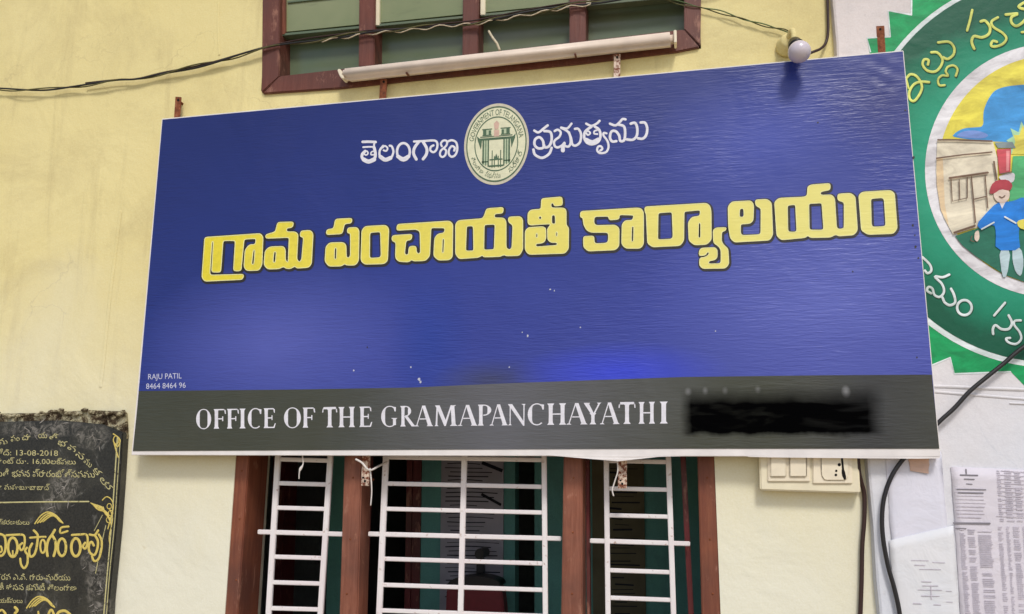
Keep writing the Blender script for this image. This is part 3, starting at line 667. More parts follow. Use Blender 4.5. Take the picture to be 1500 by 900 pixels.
for a, b, y, w in ((1407, 1432, 696, 2), (1413, 1427, 702, 1.8), (1416, 1424, 709, 1.4), (1402, 1444, 717, 1.6), (1404, 1440, 722, 2.0), (1397, 1450, 766.5, 2.6), (1400, 1415, 774, 1.4)): D2.append(ribbon([(a, y), (b, y + .6)], w, YP - .0006, .0002, smooth=False))
D2.append(ribbon([(1415, 688), (1415.5, 694)], 2.2, YP - .0006, .0002, smooth=False))
obj('print_columns', join(*L), 'print', p2, kind='stuff'); obj('print_headlines', join(*D2), 'printdark', p2, kind='stuff')
obj('torn_paper', sheet([(1328, 655), (1362, 655), (1360, 694), (1334, 690)], WF - .006, 6, 6, .002, 4), 'sealpink', label='small torn pinkish scrap of paper at the foot of the signboard', cat='paper')

# ------------------------------------------------------------------ the signboard
SY = -0.072
sign = thing('signboard', 'large blue flex signboard with yellow and white Telugu lettering and a black bottom band', 'signboard', P(790, 669, SY + .03))
body = [(236.8, 174.0), (1323.6, 73.8), (1378, 669.5), (192.2, 667)]
obj('frame', prism(body, SY + .0015, SY + .04, .0015), 'flexwhite', sign, label='white flex wrapped box frame')
def flexsheet(TL, TR, BR, BL, Y, nx, nz, crumple=True):
    A, B, C_, D_ = [P(*t, Y) for t in (TL, TR, BR, BL)]; V = []; Fc = []
    cr = P(1295, 105, Y)
    for j in range(nz + 1):
        for i in range(nx + 1):
            u, v = i / nx, j / nz; q = (A * (1 - u) + B * u) * (1 - v) + (D_ * (1 - u) + C_ * u) * v
            w = 0.0
            if crumple:
                d = math.hypot((q.x - cr.x) / .09, (q.z - cr.z) / .13)
                w += max(0, 1 - d) * .0007 * (math.sin(q.x * 75 + q.z * 110) + math.cos(q.z * 60 - q.x * 95))
            V.append(Vector((q.x, q.y + w, q.z)))
    for j in range(nz):
        for i in range(nx):
            a = j * (nx + 1) + i; Fc.append((a, a + nx + 1, a + nx + 2, a + 1))
    return V, Fc
pr = obj('printed_sheet', flexsheet((238, 175.5), (1322.5, 75.5), (1375.5, 656.5), (195.5, 660), SY, 300, 140), 'flex', sign, smooth=True, label='blue printed flex sheet')
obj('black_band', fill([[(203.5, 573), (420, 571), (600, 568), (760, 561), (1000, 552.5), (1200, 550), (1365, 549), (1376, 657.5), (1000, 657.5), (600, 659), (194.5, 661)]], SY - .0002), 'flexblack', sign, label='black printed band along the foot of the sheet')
# sagging lip of flex under the frame
obj('flex_flap', sheet([(800, 667), (1000, 668.5), (965, 669.5), (905, 676)], SY + .002, 8, 3, .002, 3), 'flexwhite', sign)
obj('flex_flap', prism(chaikin([(1090, 668), (1377, 669), (1376, 672.5), (1240, 671.5), (1100, 670)], 1), SY + .001, SY + .005), 'flexwhite', sign)

# --- big yellow Telugu heading, each letter outlined in dark ink
H = []
def G(ox, oy, *loops): H.append([tf(chaikin(l, 2, .24, 14), ox, oy, 7.5) for l in loops])
G(280, 300, [(150, 360), (760, 318), (790, 355), (778, 660), (745, 722), (610, 725), (580, 685), (592, 500), (640, 440), (705, 438), (712, 385), (700, 372), (582, 380), (548, 728), (465, 728), (485, 405), (470, 395), (370, 395), (350, 405), (325, 742), (225, 742), (245, 405), (228, 405), (205, 755), (220, 775), (580, 765), (565, 822), (150, 842), (118, 800)],
    [(682, 498), (702, 498), (690, 655), (664, 658)])
G(280, 300, [(820, 330), (925, 300), (950, 195), (1125, 190), (1115, 250), (1048, 258), (1050, 300), (1140, 298), (1175, 325), (1160, 600), (1190, 635), (1215, 600), (1235, 360), (1195, 350), (1205, 290), (1310, 282), (1340, 320), (1322, 650), (1290, 690), (1160, 698), (1140, 675), (1090, 705), (1040, 700), (1015, 680), (965, 705), (840, 708), (800, 660), (812, 510), (860, 465), (1010, 458), (1035, 490), (1035, 610), (1065, 640), (1078, 360), (820, 370)],
    [(910, 515), (935, 520), (925, 635), (898, 635)])
G(460, 290, [(140, 350), (215, 340), (235, 235), (418, 225), (412, 278), (335, 285), (310, 395), (135, 405)])
G(460, 290, [(370, 330), (470, 325), (495, 360), (490, 690), (455, 740), (360, 740), (335, 725), (300, 750), (165, 752), (120, 700), (130, 540), (170, 495), (320, 490), (352, 520), (355, 650), (378, 662), (400, 640), (400, 390), (365, 385)], [(225, 550), (250, 550), (245, 675), (222, 675)])
G(460, 290, [(560, 315), (790, 302), (822, 340), (808, 690), (770, 725), (555, 730), (515, 690), (525, 360)], [(625, 380), (730, 372), (738, 640), (715, 660), (610, 665), (612, 400)])
G(460, 290, [(915, 292), (1490, 255), (1525, 290), (1520, 650), (1485, 682), (1365, 685), (1315, 640), (1325, 440), (1365, 395), (1430, 388), (1440, 330), (1285, 328), (1270, 640), (1225, 690), (1100, 695), (1070, 680), (1040, 705), (930, 700), (895, 660), (900, 490), (855, 470), (860, 415), (1078, 400), (1070, 460), (1010, 470), (995, 610), (1010, 630), (1038, 620), (1045, 535), (1120, 530), (1125, 600), (1150, 618), (1170, 600), (1165, 370), (1120, 345), (908, 358)],
    [(1410, 450), (1432, 450), (1425, 605), (1405, 605)])
G(650, 270, [(160, 400), (420, 380), (445, 350), (470, 270), (655, 255), (650, 320), (560, 325), (555, 370), (660, 372), (685, 410), (685, 700), (720, 725), (750, 700), (760, 450), (710, 415), (712, 362), (840, 355), (868, 390), (868, 720), (830, 785), (690, 788), (660, 775), (620, 795), (440, 800), (425, 780), (380, 805), (170, 820), (130, 770), (130, 440)],
    [(250, 460), (325, 458), (330, 735), (240, 735)], [(445, 445), (565, 440), (555, 720), (440, 725)])
G(650, 270, [(1075, 160), (1300, 140), (1305, 232), (1215, 242), (1205, 208), (1180, 208), (1178, 250), (1200, 262), (1320, 262), (1345, 290), (1345, 450), (1372, 480), (1370, 710), (1330, 760), (935, 772), (895, 725), (895, 515), (930, 477), (1095, 467), (1122, 490), (1122, 600), (1100, 640), (1060, 650), (1010, 655), (1015, 690), (1248, 672), (1245, 640), (1180, 642), (1142, 610), (1140, 490), (1168, 455), (1170, 436), (950, 450), (925, 430), (925, 320), (955, 285), (1070, 275)],
    [(1060, 345), (1080, 372), (1060, 392), (1038, 370)], [(1185, 340), (1225, 338), (1228, 440), (1185, 436)], [(1018, 530), (1035, 555), (1028, 590), (1010, 582)], [(1235, 520), (1252, 530), (1248, 575), (1230, 570)])
G(840, 270, [(80, 300), (700, 262), (745, 270), (770, 310), (770, 660), (735, 705), (575, 705), (530, 660), (535, 440), (570, 400), (650, 398), (665, 340), (505, 335), (500, 385), (395, 395), (385, 352), (240, 355), (225, 380), (225, 430), (250, 455), (460, 450), (502, 485), (500, 680), (460, 722), (160, 735), (112, 690), (110, 575), (225, 570), (228, 640), (250, 655), (360, 650), (385, 625), (385, 545), (365, 530), (190, 530), (140, 500), (112, 440), (105, 370), (75, 360)], [(640, 465), (665, 465), (660, 630), (635, 632)])
G(840, 270, [(785, 250), (1460, 210), (1500, 240), (1512, 300), (1515, 610), (1465, 662), (1330, 668), (1270, 620), (1262, 420), (1300, 365), (1390, 350), (1395, 290), (1370, 285), (1215, 300), (1212, 620), (1170, 675), (870, 690), (815, 650), (800, 330), (785, 300)], [(930, 315), (1085, 305), (1095, 580), (1075, 605), (940, 612), (925, 600)], [(1375, 425), (1398, 425), (1398, 590), (1370, 590)])
G(980, 280, [(330, 712), (335, 650), (360, 628), (505, 622), (530, 650), (530, 730), (500, 758), (445, 765), (432, 790), (440, 802), (555, 800), (572, 780), (572, 650), (545, 605), (490, 570), (485, 430), (520, 405), (630, 402), (620, 435), (578, 448), (575, 550), (600, 595), (648, 635), (658, 800), (620, 848), (370, 852), (335, 815), (338, 735), (400, 728), (438, 700), (440, 672), (418, 672), (400, 705)])
G(980, 280, [(650, 170), (690, 120), (900, 108), (930, 150), (925, 320), (890, 358), (800, 362), (785, 375), (785, 470), (810, 490), (990, 482), (1010, 460), (1012, 190), (952, 160), (948, 98), (1080, 92), (1125, 130), (1140, 480), (1105, 540), (720, 562), (675, 520), (655, 400)], [(775, 195), (820, 190), (825, 270), (810, 290), (772, 285)])
G(1130, 255, [(35, 310), (80, 268), (360, 255), (395, 235), (400, 140), (440, 120), (645, 105), (645, 175), (560, 190), (535, 205), (545, 235), (660, 230), (695, 270), (715, 590), (740, 610), (800, 600), (800, 310), (730, 290), (728, 222), (870, 212), (920, 250), (945, 620), (905, 670), (740, 682), (705, 665), (650, 695), (430, 700), (400, 675), (370, 700), (110, 725), (60, 680)], [(175, 345), (265, 335), (280, 620), (265, 640), (195, 640), (180, 620)], [(410, 325), (555, 318), (575, 600), (560, 618), (430, 618), (415, 600)])
G(1130, 255, [(960, 235), (1000, 200), (1310, 182), (1352, 215), (1382, 600), (1340, 655), (1060, 665), (990, 620)], [(1090, 272), (1215, 260), (1240, 280), (1258, 560), (1235, 580), (1115, 585), (1098, 560)])
def outline_strip(loop, w, Y, off):
    n = len(loop); V = []; Fc = []
    for i in range(n):
        a, q, b = loop[i - 1], loop[i], loop[(i + 1) % n]; dx, dy = b[0] - a[0], b[1] - a[1]; L = math.hypot(dx, dy) or 1; nx, ny = -dy / L * w, dx / L * w
        V += [P(q[0] + nx + off[0], q[1] + ny + off[1], Y), P(q[0] - nx + off[0], q[1] - ny + off[1], Y)]
    for i in range(n): a, b = 2 * i, 2 * ((i + 1) % n); Fc.append((a, a + 1, b + 1, b))
    return V, Fc
for loops in H:
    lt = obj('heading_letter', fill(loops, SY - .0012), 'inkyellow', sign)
    obj('letter_rim', join(*[outline_strip(l, .6, SY - .0015 - .00004 * k, (0, 0)) for k, l in enumerate(loops)]), 'inkrim', lt)
    obj('letter_outline', join(*[outline_strip(l, 3.1, SY - .0006 - .00005 * k, (0.9, 1.3)) for k, l in enumerate(loops)]), 'inkdark', lt)

# --- white Telugu words
W1 = [([(105, 170), (190, 168), (283, 172)], 36), ([(268, 172), (262, 205), (262, 245)], 26), ([(112, 243), (190, 238), (265, 240)], 24), ([(140, 298), (100, 340), (105, 400), (185, 440), (265, 400), (280, 330), (262, 245)], 40),
      ([(118, 305), (165, 298), (178, 330), (150, 352), (128, 335)], 20), ([(265, 295), (225, 310), (220, 345), (258, 347)], 20), ([(120, 412), (185, 440), (262, 412)], 58),
      ([(380, 250), (410, 225), (447, 255), (430, 295), (392, 285)], 24), ([(385, 225), (340, 290), (345, 370), (415, 425), (490, 395), (527, 310), (507, 235), (476, 222)], 30), ([(350, 375), (415, 415), (488, 390)], 55),
      (ell(665, 305, 88, 118, 12), 34, 1), ([(590, 370), (660, 405), (735, 370)], 52), ([(810, 165), (950, 158), (1090, 152), (1130, 190), (1122, 270), (1078, 312), (1035, 285), (1042, 240), (1078, 218)], 30), ([(880, 165), (818, 250), (805, 330), (842, 408)], 40), ([(935, 170), (985, 260), (980, 340), (935, 405)], 40),
      ([(1192, 230), (1180, 190), (1215, 152), (1260, 160), (1255, 220), (1180, 290), (1168, 350), (1200, 378), (1240, 350), (1250, 290), (1220, 262)], 28), ([(1265, 170), (1330, 147), (1390, 180), (1405, 270), (1380, 345), (1330, 375), (1290, 340), (1292, 275), (1330, 228), (1370, 250), (1362, 290)], 30)]
W2 = [([(100, 210), (150, 230), (215, 180), (255, 150)], 28), ([(215, 215), (288, 230), (300, 320), (270, 390), (215, 400), (200, 330), (160, 287), (112, 310), (102, 370), (140, 413), (195, 412), (215, 380)], 30), ([(90, 430), (110, 490), (190, 525), (270, 480), (300, 410)], 30),
      ([(335, 215), (372, 200), (405, 230), (390, 280), (332, 330), (335, 385), (370, 405), (420, 382), (450, 350), (452, 385), (500, 392), (522, 330), (495, 230), (410, 178)], 27), ([(410, 175), (480, 185), (530, 130)], 26), ([(500, 230), (525, 300), (540, 368), (580, 383), (630, 340), (640, 250), (610, 192), (570, 190)], 28), ([(430, 405), (430, 440)], 46),
      ([(700, 130), (760, 155), (820, 130), (855, 97)], 27), ([(760, 165), (690, 220), (677, 290), (710, 350), (770, 368), (840, 338), (865, 270), (850, 200), (800, 165)], 30), ([(690, 227), (725, 217), (747, 240), (720, 262), (702, 242)], 20), ([(837, 202), (797, 215), (792, 245), (830, 250)], 20), ([(700, 318), (770, 345), (840, 315)], 50),
      ([(935, 242), (903, 237), (902, 270), (945, 330), (958, 400), (930, 458), (862, 470), (827, 440), (838, 397), (870, 392), (887, 420), (862, 442)], 25), ([(975, 130), (1040, 150), (1090, 110), (1120, 77), (1155, 80)], 28),
      ([(1075, 142), (1135, 160), (1150, 230), (1140, 318), (1095, 330), (1080, 265), (1040, 217), (992, 222), (975, 290), (1000, 335), (1048, 332)], 30), ([(1215, 130), (1265, 122), (1290, 180), (1285, 268), (1240, 315), (1170, 312)], 30), ([(1330, 117), (1380, 120), (1405, 180), (1395, 258), (1355, 303), (1300, 300)], 30)]
letters('white_letter', W1, (7, 3, 2, 3, 2), (520, 190, 9.375, SY - .0006), 'inkwhite', sign, h=.0004)
letters('white_letter', W2, (3, 4, 6, 4), (770, 165, 7.895, SY - .0006), 'inkwhite', sign, h=.0004)

# --- English line in a flared serif letter, drawn glyph by glyph
def band(a, b, w): # straight stroke from a to b, width w given in x
    return [(a[0] - w / 2, a[1]), (a[0] + w / 2, a[1]), (b[0] + w / 2, b[1]), (b[0] - w / 2, b[1])]
def stem(x, w, s=.07, y0=0, y1=1): # vertical stem with flared serifs
    return [(x - w / 2 - s, y0), (x + w / 2 + s, y0), (x + w / 2, y0 + .10), (x + w / 2 - .01, .5 * (y0 + y1)), (x + w / 2, y1 - .10), (x + w / 2 + s, y1), (x - w / 2 - s, y1), (x - w / 2, y1 - .10), (x - w / 2 + .01, .5 * (y0 + y1)), (x - w / 2, y0 + .10)]
def bowl(cx, cy, rx, ry, tw, th, a0, a1, n=18): # crescent stroke of an ellipse, thick at the sides
    o, i_ = [], []
    for k in range(n + 1):
        a = a0 + (a1 - a0) * k / n; t = tw * abs(math.cos(a)) ** 1.3
        o.append((cx + rx * math.cos(a), cy + ry * math.sin(a))); i_.append((cx + (rx - max(t, .02)) * math.cos(a), cy + (ry - th) * math.sin(a)))
    return o + i_[::-1]
pi = math.pi
GL = {
 'O': [bowl(.5, .5, .5, .52, .24, .045, -pi / 2, pi / 2), bowl(.5, .5, .5, .52, .24, .045, pi / 2, 3 * pi / 2)],
 'C': [bowl(.56, .5, .56, .52, .27, .05, pi / 3.2, 2 * pi - pi / 3.4), [(.80, .97), (1.0, .95), (.98, .72), (.90, .72)]],
 'G': [bowl(.54, .5, .54, .52, .25, .05, pi / 3.2, 2 * pi - pi / 3.0), [(.76, .97), (.93, .95), (.91, .74), (.84, .74)], [(.74, .05), (.93, .08), (.93, .36), (1.02, .42), (.62, .42), (.74, .36)]],
 'F': [stem(.30, .26), [(.3, .94), (.98, .94), (1.0, .74), (.92, .76), (.86, 1.0), (.3, 1.0)], [(.4, .47), (.75, .47), (.75, .53), (.4, .53)], [(.72, .38), (.80, .38), (.80, .62), (.72, .62)]],
 'E': [stem(.28, .25), [(.28, .94), (.92, .94), (.93, .76), (.86, .78), (.80, 1.0), (.28, 1.0)], [(.38, .48), (.70, .48), (.70, .54), (.38, .54)], [(.68, .40), (.75, .40), (.75, .64), (.68, .64)], [(.28, 0), (.9, 0), (1.0, .24), (.93, .24), (.82, .06), (.28, .06)]],
 'I': [stem(.5, .55, .2)],
 'T': [stem(.5, .24, .10, 0, .95), [(.02, .90), (.98, .90), (1.0, .74), (.93, .74), (.90, 1.01), (.10, 1.01), (.07, .74), (0, .74)]],
 'H': [stem(.22, .20), stem(.79, .20), [(.3, .47), (.72, .47), (.72, .53), (.3, .53)]],
 'R': [stem(.22, .20), bowl(.36, .745, .36, .255, .20, .05, -pi / 2, pi / 2), band((.40, .5), (.86, 0), .22), [(.80, 0), (1.02, 0), (.95, .05), (.82, .06)]],
 'P': [stem(.26, .24), bowl(.42, .735, .52, .265, .25, .05, -pi / 2, pi / 2)],
 'A': [band((.10, 0), (.44, .98), .055), [(.40, 1.0), (.58, 1.0), (.95, .06), (1.03, 0), (.66, 0), (.72, .06)], [(.26, .33), (.72, .33), (.70, .38), (.28, .38)], [(-.02, 0), (.24, 0), (.16, .05), (.04, .05)]],
 'M': [[(.04, 0), (.20, 0), (.155, .06), (.18, .9), (.12, .9), (.085, .06)], [(.06, 1.0), (.25, 1.0), (.52, .22), (.50, 0), (.44, 0), (.14, .85)], [(.50, 0), (.76, 1.0), (.70, 1.0), (.46, .18)], [(.68, .98), (.92, 1.0), (.85, .93), (.90, .08), (.99, 0), (.66, 0), (.74, .08), (.70, .9)]],
 'N': [[(0, 0), (.22, 0), (.155, .06), (.16, .86), (.10, .86), (.10, .06)], [(0, 1.0), (.24, 1.0), (.93, .12), (.93, -.03), (.86, -.03), (.10, .88)], [(.76, 1.0), (1.0, 1.0), (.94, .94), (.93, -.02), (.87, .1), (.875, .94)]],
 'Y': [[(0, 1.0), (.36, 1.0), (.31, .94), (.58, .5), (.46, .42), (.05, .93)], [(.74, 1.0), (1.0, 1.0), (.92, .95), (.60, .44), (.53, .48), (.82, .94)], stem(.52, .20, .09, 0, .52)]}
EN = [('O', 287.3, 309.3), ('F', 311, 331), ('F', 330.5, 350), ('I', 350.5, 360), ('C', 363, 383), ('E', 384.5, 404), ('O', 416, 440.7), ('F', 441.3, 461.6), ('T', 472, 494), ('H', 494.4, 521), ('E', 524.7, 545.3), ('G', 558.3, 581.7), ('R', 585, 609), ('A', 607.5, 634), ('M', 635, 671),
      ('A', 671, 699), ('P', 698.5, 721), ('A', 717.5, 743.5), ('N', 744, 770), ('C', 773, 797), ('H', 800, 830.5), ('A', 830, 860), ('Y', 855, 881), ('A', 879, 907), ('T', 906, 931), ('H', 934, 960.5), ('I', 966, 978.5)]
for ch_, a, b in EN:
    gs = []
    for k, poly in enumerate(GL[ch_]):
        q = []
        for u, v in poly:
            x = a + (b - a) * u; yb = 628.5 - (x - 290) * .0115; ht = 28.5 + (x - 290) * .0053
            q.append((x - .035 * (v * ht), yb - v * ht) if False else (x, yb - v * ht))
        gs.append(fill([q], SY - .0007 - .00006 * k))
    obj('english_letter', join(*gs), 'inkwhite', sign)
obj('printer_credit', join(text('RAJU PATIL', 217, 266, 556, 8, SY - .0008, -.03), text('8464 8464 96', 214, 272, 570, 8, SY - .0008, -.03)), 'inkpale', sign, label='tiny printer credit in the lower left corner')

# --- seal
sc = P(727, 211, SY); srx = (P(774.5, 207.5, SY) - P(679.5, 214.5, SY)).length / 2; srz = (P(727, 151.5, SY) - P(727, 270.5, SY)).length / 2
def SP(u, v, Y): return Vector((sc.x + u * srx, Y, sc.z + v * srz))
def sdisc(r, Y, n=64):
    return [SP(0, 0, Y)] + [SP(r * math.cos(2 * pi * i / n), r * math.sin(2 * pi * i / n), Y) for i in range(n)], [(0, 1 + i, 1 + (i + 1) % n) for i in range(n)]
def sring(r0, r1, Y, n=72):
    V = []
    for i in range(n): c, s = math.cos(2 * pi * i / n), math.sin(2 * pi * i / n); V += [SP(r0 * c, r0 * s, Y), SP(r1 * c, r1 * s, Y)]
    return V, [(2 * i, 2 * i + 1, (2 * i + 3) % (2 * n), (2 * i + 2) % (2 * n)) for i in range(n)]
seal = obj('seal', sdisc(1.0, SY - .0007), 'sealrim', sign, label='round cream and green state seal')
obj('seal_face', sdisc(.93, SY - .0010), 'sealcream', seal)
obj('seal_ring', join(sring(.895, .93, SY - .0014), sring(.645, .675, SY - .0014)), 'sealgreen', seal)
def bend(a0, a1, r):
    def f(t, w): a = a0 + (a1 - a0) * t; rr_ = r + w; return SP(rr_ * math.cos(a), rr_ * math.sin(a), SY - .0014)
    return f
d = pi / 180
for g_ in (text('GOVERNMENT OF TELANGANA', 0, 1, 0, .15, 0, arc=bend(172 * d, 8 * d, .705)),
    text('తెలంగాణ', 0, 1, 0, -.12, 0, arc=lambda t, w: bend(202 * d, 240 * d, .84)(t, w)), text('ప్రభుత్వము', 0, 1, 0, -.12, 0, arc=lambda t, w: bend(246 * d, 280 * d, .84)(t, w)),
    text('సర్కార్', 0, 1, 0, -.12, 0, arc=lambda t, w: bend(300 * d, 345 * d, .84)(t, w))): obj('seal_word', g_, 'sealgreen', seal)
def spoly(pts, Y): return [SP(u, v, Y) for u, v in pts], [tuple(range(len(pts)))]
def rectS(u0, u1, v0, v1, Y=SY - .0016): return spoly([(u0, v0), (u1, v0), (u1, v1), (u0, v1)], Y)
ar = [rectS(-.56, .58, .10, .155), rectS(-.50, .50, .175, .20)]
for s in (-1, 1):
    ar += [rectS(s * .40 - .025, s * .40 + .025, -.48, .10), rectS(s * .24 - .02, s * .24 + .02, -.55, .10), rectS(s * .32 - .012, s * .32 + .012, -.52, .10), rectS(min(s * .14, s * .43), max(s * .14, s * .43), .21, .235),
           rectS(s * .36 - .05, s * .36 + .05, .235, .36), rectS(s * .20 - .035, s * .20 + .035, .235, .34), rectS(min(s * .13, s * .44), max(s * .13, s * .44), .36, .385),
           spoly([(s * .44, .10), (s * .60, .22), (s * .57, .10), (s * .47, -.12)][::1], SY - .0017), rectS(s * .34 - .10, s * .34 + .10, -.44, -.41)]
for u in (-.12, -.05, .07, .14): ar.append(rectS(u - .014, u + .014, -.58, -.16 if abs(u) > .1 else -.30))
ar += [rectS(-.20, .20, -.40, -.37, SY - .0018), rectS(-.22, .22, -.56, -.52, SY - .0018), spoly([(-.05, -.37), (.06, -.37), (.005, -.24)], SY - .0019)]
obj('seal_arch', join(*ar), 'sealgreen', seal)
for g_ in (rectS(-.42, -.22, -.5, .10, SY - .0012), rectS(.22, .42, -.5, .10, SY - .0012), rectS(-.42, -.15, .22, .38, SY - .0012), rectS(.15, .42, .22, .38, SY - .0012)): obj('seal_shading', g_, 'sealpale', seal)
obj('seal_crest', join(rectS(-.07, .09, .18, .34, SY - .0020), spoly([(-.05, .36), (.06, .36), (.09, .50), (.005, .57), (-.08, .50)], SY - .0020)), 'sealpink', seal)

# --- marks on the sheet
L = []
for x, y, r in ((806, 424, 1.5), (765, 487, 1.0), (773, 492, 1.6), (614, 556, 2.4), (616, 560, 1.8), (602, 538, 1.2), (850, 480, 1), (1048, 485, 1), (746, 538, 1), (812, 426, 1), (518, 543, 1.2)):
    L.append(fill([chaikin([(x + rr.uniform(.6, 1.3) * r * math.cos(a * pi / 3), y + rr.uniform(.6, 1.6) * r * math.sin(a * pi / 3)) for a in range(6)], 1)], SY - .0005))
obj('dust_marks', join(*L), 'dust', sign)
L = []
for x, y, r in ((1198, 180, 1.3), (1337, 330, 2), (1340, 345, 1.4), (1341, 362, 2), (1345, 378, 1.6), (1338, 231, 2), (538, 509, 1.3), (1343, 524, 1.5), (1326, 162, 1.5), (1249, 398, 1.2)):
    L.append(fill([chaikin([(x + rr.uniform(.6, 1.3) * r * math.cos(a * pi / 3), y + rr.uniform(.6, 1.6) * r * math.sin(a * pi / 3)) for a in range(6)], 1)], SY - .0005))
obj('small_tears', join(*L), 'inkdark', sign)

# --- steel straps holding the board
for a, b, w, m in (((261, 142), (258.5, 178), 8.5, 'rust'), ((562, 115), (560, 148), 10, 'rust'), ((904, 79), (903.5, 116), 9.5, 'rustpaint'), ((1289.5, 38), (1292, 80), 12, 'rust'), ((536.5, 664), (534.5, 712), 11.5, 'rustpaint'), ((912, 664), (911.5, 716), 13, 'rustpaint')):
    s = obj('bracket', barpx(a, b, w, SY + .0405, SY + .0455, .001), m, sign, label='rusty steel strap' if m == 'rust' else 'paint flecked steel strap')
    top = a[1] < 300; y = (a[1] + 5) if top else (b[1] - 7)
    obj('bolt_hole', fill([ell(a[0] if top else b[0], y, 1.8, 1.9, 10)], SY + .0399), 'hole', s)
    if not top: obj('bolt_hole', fill([ell(b[0] - 2.5, y - 5, 1.6, 1.5, 10)], SY + .0399), 'hole', s)
    # strap turned back to the wall
    q = P(a[0], a[1] + 6, SY + .045) if top else P(b[0], b[1] - 9, SY + .045)
    obj('spacer_bolt', lathe([(0, .005), (-SY - .045 if top else GY - .001 - SY - .045, .005)], (q.x, SY + .0455, q.z), (0, 1, 0), 10), 'rust', s)
def wire(pts, r, mat, name, label=None, cat=None, parent=None, **k):
    return obj(name, tube([P(*q) for q in pts], r, **k), mat, parent, label=label, cat=cat, smooth=True)
wire([(521, 673, SY), (530, 678, SY - .002), (541, 689, SY), (555, 683, -.02), (566, 677, GY - .008)], .0032, 'string', 'tie_string', 'white string tying the left lower strap to the grille', 'string')
wire([(542, 686, SY + .015), (543.5, 700, SY + .012), (544.5, 720, SY + .012), (543, 741, SY + .012)], .0022, 'string', 'tie_string', 'loose white string end hanging beside the left lower strap', 'string')
wire([(443, 668, SY + .02), (444, 680, SY + .015), (439, 690, SY + .01), (438, 702, SY + .012)], .0018, 'string', 'tie_string', 'thin white thread dangling in front of the left grille', 'string', rf=lambda t: 1 + 1.8 * math.exp(-((t - .55) / .12) ** 2))
wire([(904, 672, SY + .02), (905, 690, SY + .02), (901, 704, SY + .018), (897, 718, SY + .015), (899, 727, SY + .015)], .0022, 'string', 'tie_string', 'white string hanging beside the right lower strap', 'string')

# ------------------------------------------------------------------ tube light, bulb, wires
tl = thing('tube_light', 'long cream tube light batten fixed across the foot of the upper window', 'lamp', P(742, 100, -.045))
obj('batten', prism([(499, 99), (986, 44), (987.2, 63), (507, 115.5), (496, 112)], -.062, -.022, .011), 'tube', tl, smooth=True)
obj('end_cap', prism([(986.6, 44), (991, 43.5), (991.3, 62), (987.4, 62.6)], -.064, -.020, .002), 'plate', tl)
obj('end_cap', prism(chaikin([(493, 101.5), (499, 100.5), (505, 115.5), (499, 115)], 1), -.061, -.024, .002), 'plate', tl)
for x, y in ((595, 106.5), (842, 79)): obj('clip', barpx((x, y - 1), (x + .5, y + 1), 3, -.060, -.03, .001), 'wood2', tl)
wire([(716, 46, -.03), (722, 56, -.045), (728, 64, -.05), (732, 74, -.05)], .0042, 'pale_wire', 'wire_stub', 'short pale wire end sticking up behind the tube light', 'wire')

bp = P(1153, 70, 0)
lb = thing('light_bulb', 'white round bulb in a black holder overhanging the upper right of the signboard', 'light bulb', bp)
base = Vector((bp.x, -.002, bp.z)); tip = P(1174, 82, -.165); ax = (tip - base).normalized()
obj('mounting_block', lathe([(0, .036), (.012, .036), (.02, .030), (.045, .026), (.05, .02)], base, (0, -1, 0)), 'yellow', lb, smooth=True)
e = P(1164, 63, -.085)
obj('holder_arm', tube([base + Vector((0, -.045, .01)), base + Vector((.01, -.07, .02)), e], .009, 10), 'yellow', lb, smooth=True)
ax = (tip - e).normalized()
obj('holder', lathe([(-.01, .012), (0, .020), (.018, .0225), (.03, .0225), (.036, .026), (.043, .026)], e, ax), 'bakelite', lb, smooth=True)
Lb = 0.082; k0 = .038
obj('bulb_glass', lathe([(k0, .015), (k0 + .010, .019)] + [(k0 + .045 - .034 * math.cos(a), .0345 * math.sin(a)) for a in [0.55 + i * (pi - .56) / 14 for i in range(15)]], e, ax, 32), 'bulb', lb, smooth=True)

main = [(-60, 128), (0, 131), (60, 132), (110, 126), (170, 119), (200, 117), (240, 107), (300, 95), (380, 74), (440, 62), (490, 55), (545, 47), (600, 43), (650, 37), (700, 33), (770, 20), (830, 9), (880, 2), (960, -9), (1060, -20)]
def twist(path, Y, r, amp, turns, ph, mat, nm, label, x0=None, x1=None):
    c = [q for q in catmull(path, 8) if (x0 is None or q[0] >= x0) and (x1 is None or q[0] <= x1)]; pts = []
    for i, q in enumerate(c):
        a = ph + q[0] / 1000 * turns * 2 * pi; b = P(q[0], q[1], Y); pts.append(b + Vector((0, amp * math.sin(a), amp * math.cos(a) + .0015 * math.sin(q[0] * .02 + ph))))
    return obj(nm, tube(pts, r, 6, smooth=False), mat, label=label, cat='cable', smooth=True)
twist(main, -.022, .0036, .004, 5, 0, 'black_cable', 'overhead_cable', 'thick black cable sagging across the top from the left edge over the upper window')
twist(main, -.022, .0026, .0065, 9, 2, 'olive_wire', 'overhead_wire', 'grimy olive wire twisted round the black cable over the upper window')
twist([(x, y + 2.0) for x, y in main], -.024, .0022, .005, 26, 1.1, 'pale_wire', 'overhead_wire', 'pale stripped wire wound in tight turns under the black cable', 470, 870)
twist([(x, y - 3.5 + (abs(x - 700) * .004)) for x, y in main], -.02, .0028, .003, 3, 4, 'brown_cable', 'overhead_wire', 'thin dark brown wire running just above the black cable', 120, 1010)
gp = [(950, -8), (985, 1), (1000, 5), (1050, 16), (1100, 31), (1128, 39), (1150, 44), (1160, 50)]
twist(gp, -.014, .0020, .003, 16, 0, 'green_wire', 'bulb_wire', 'faded green wire strand leading down to the bulb')
twist([(x, y + 1.2) for x, y in gp], -.014, .0020, .003, 16, pi, 'olive_wire', 'bulb_wire', 'olive wire strand twisted with the green wire leading to the bulb')
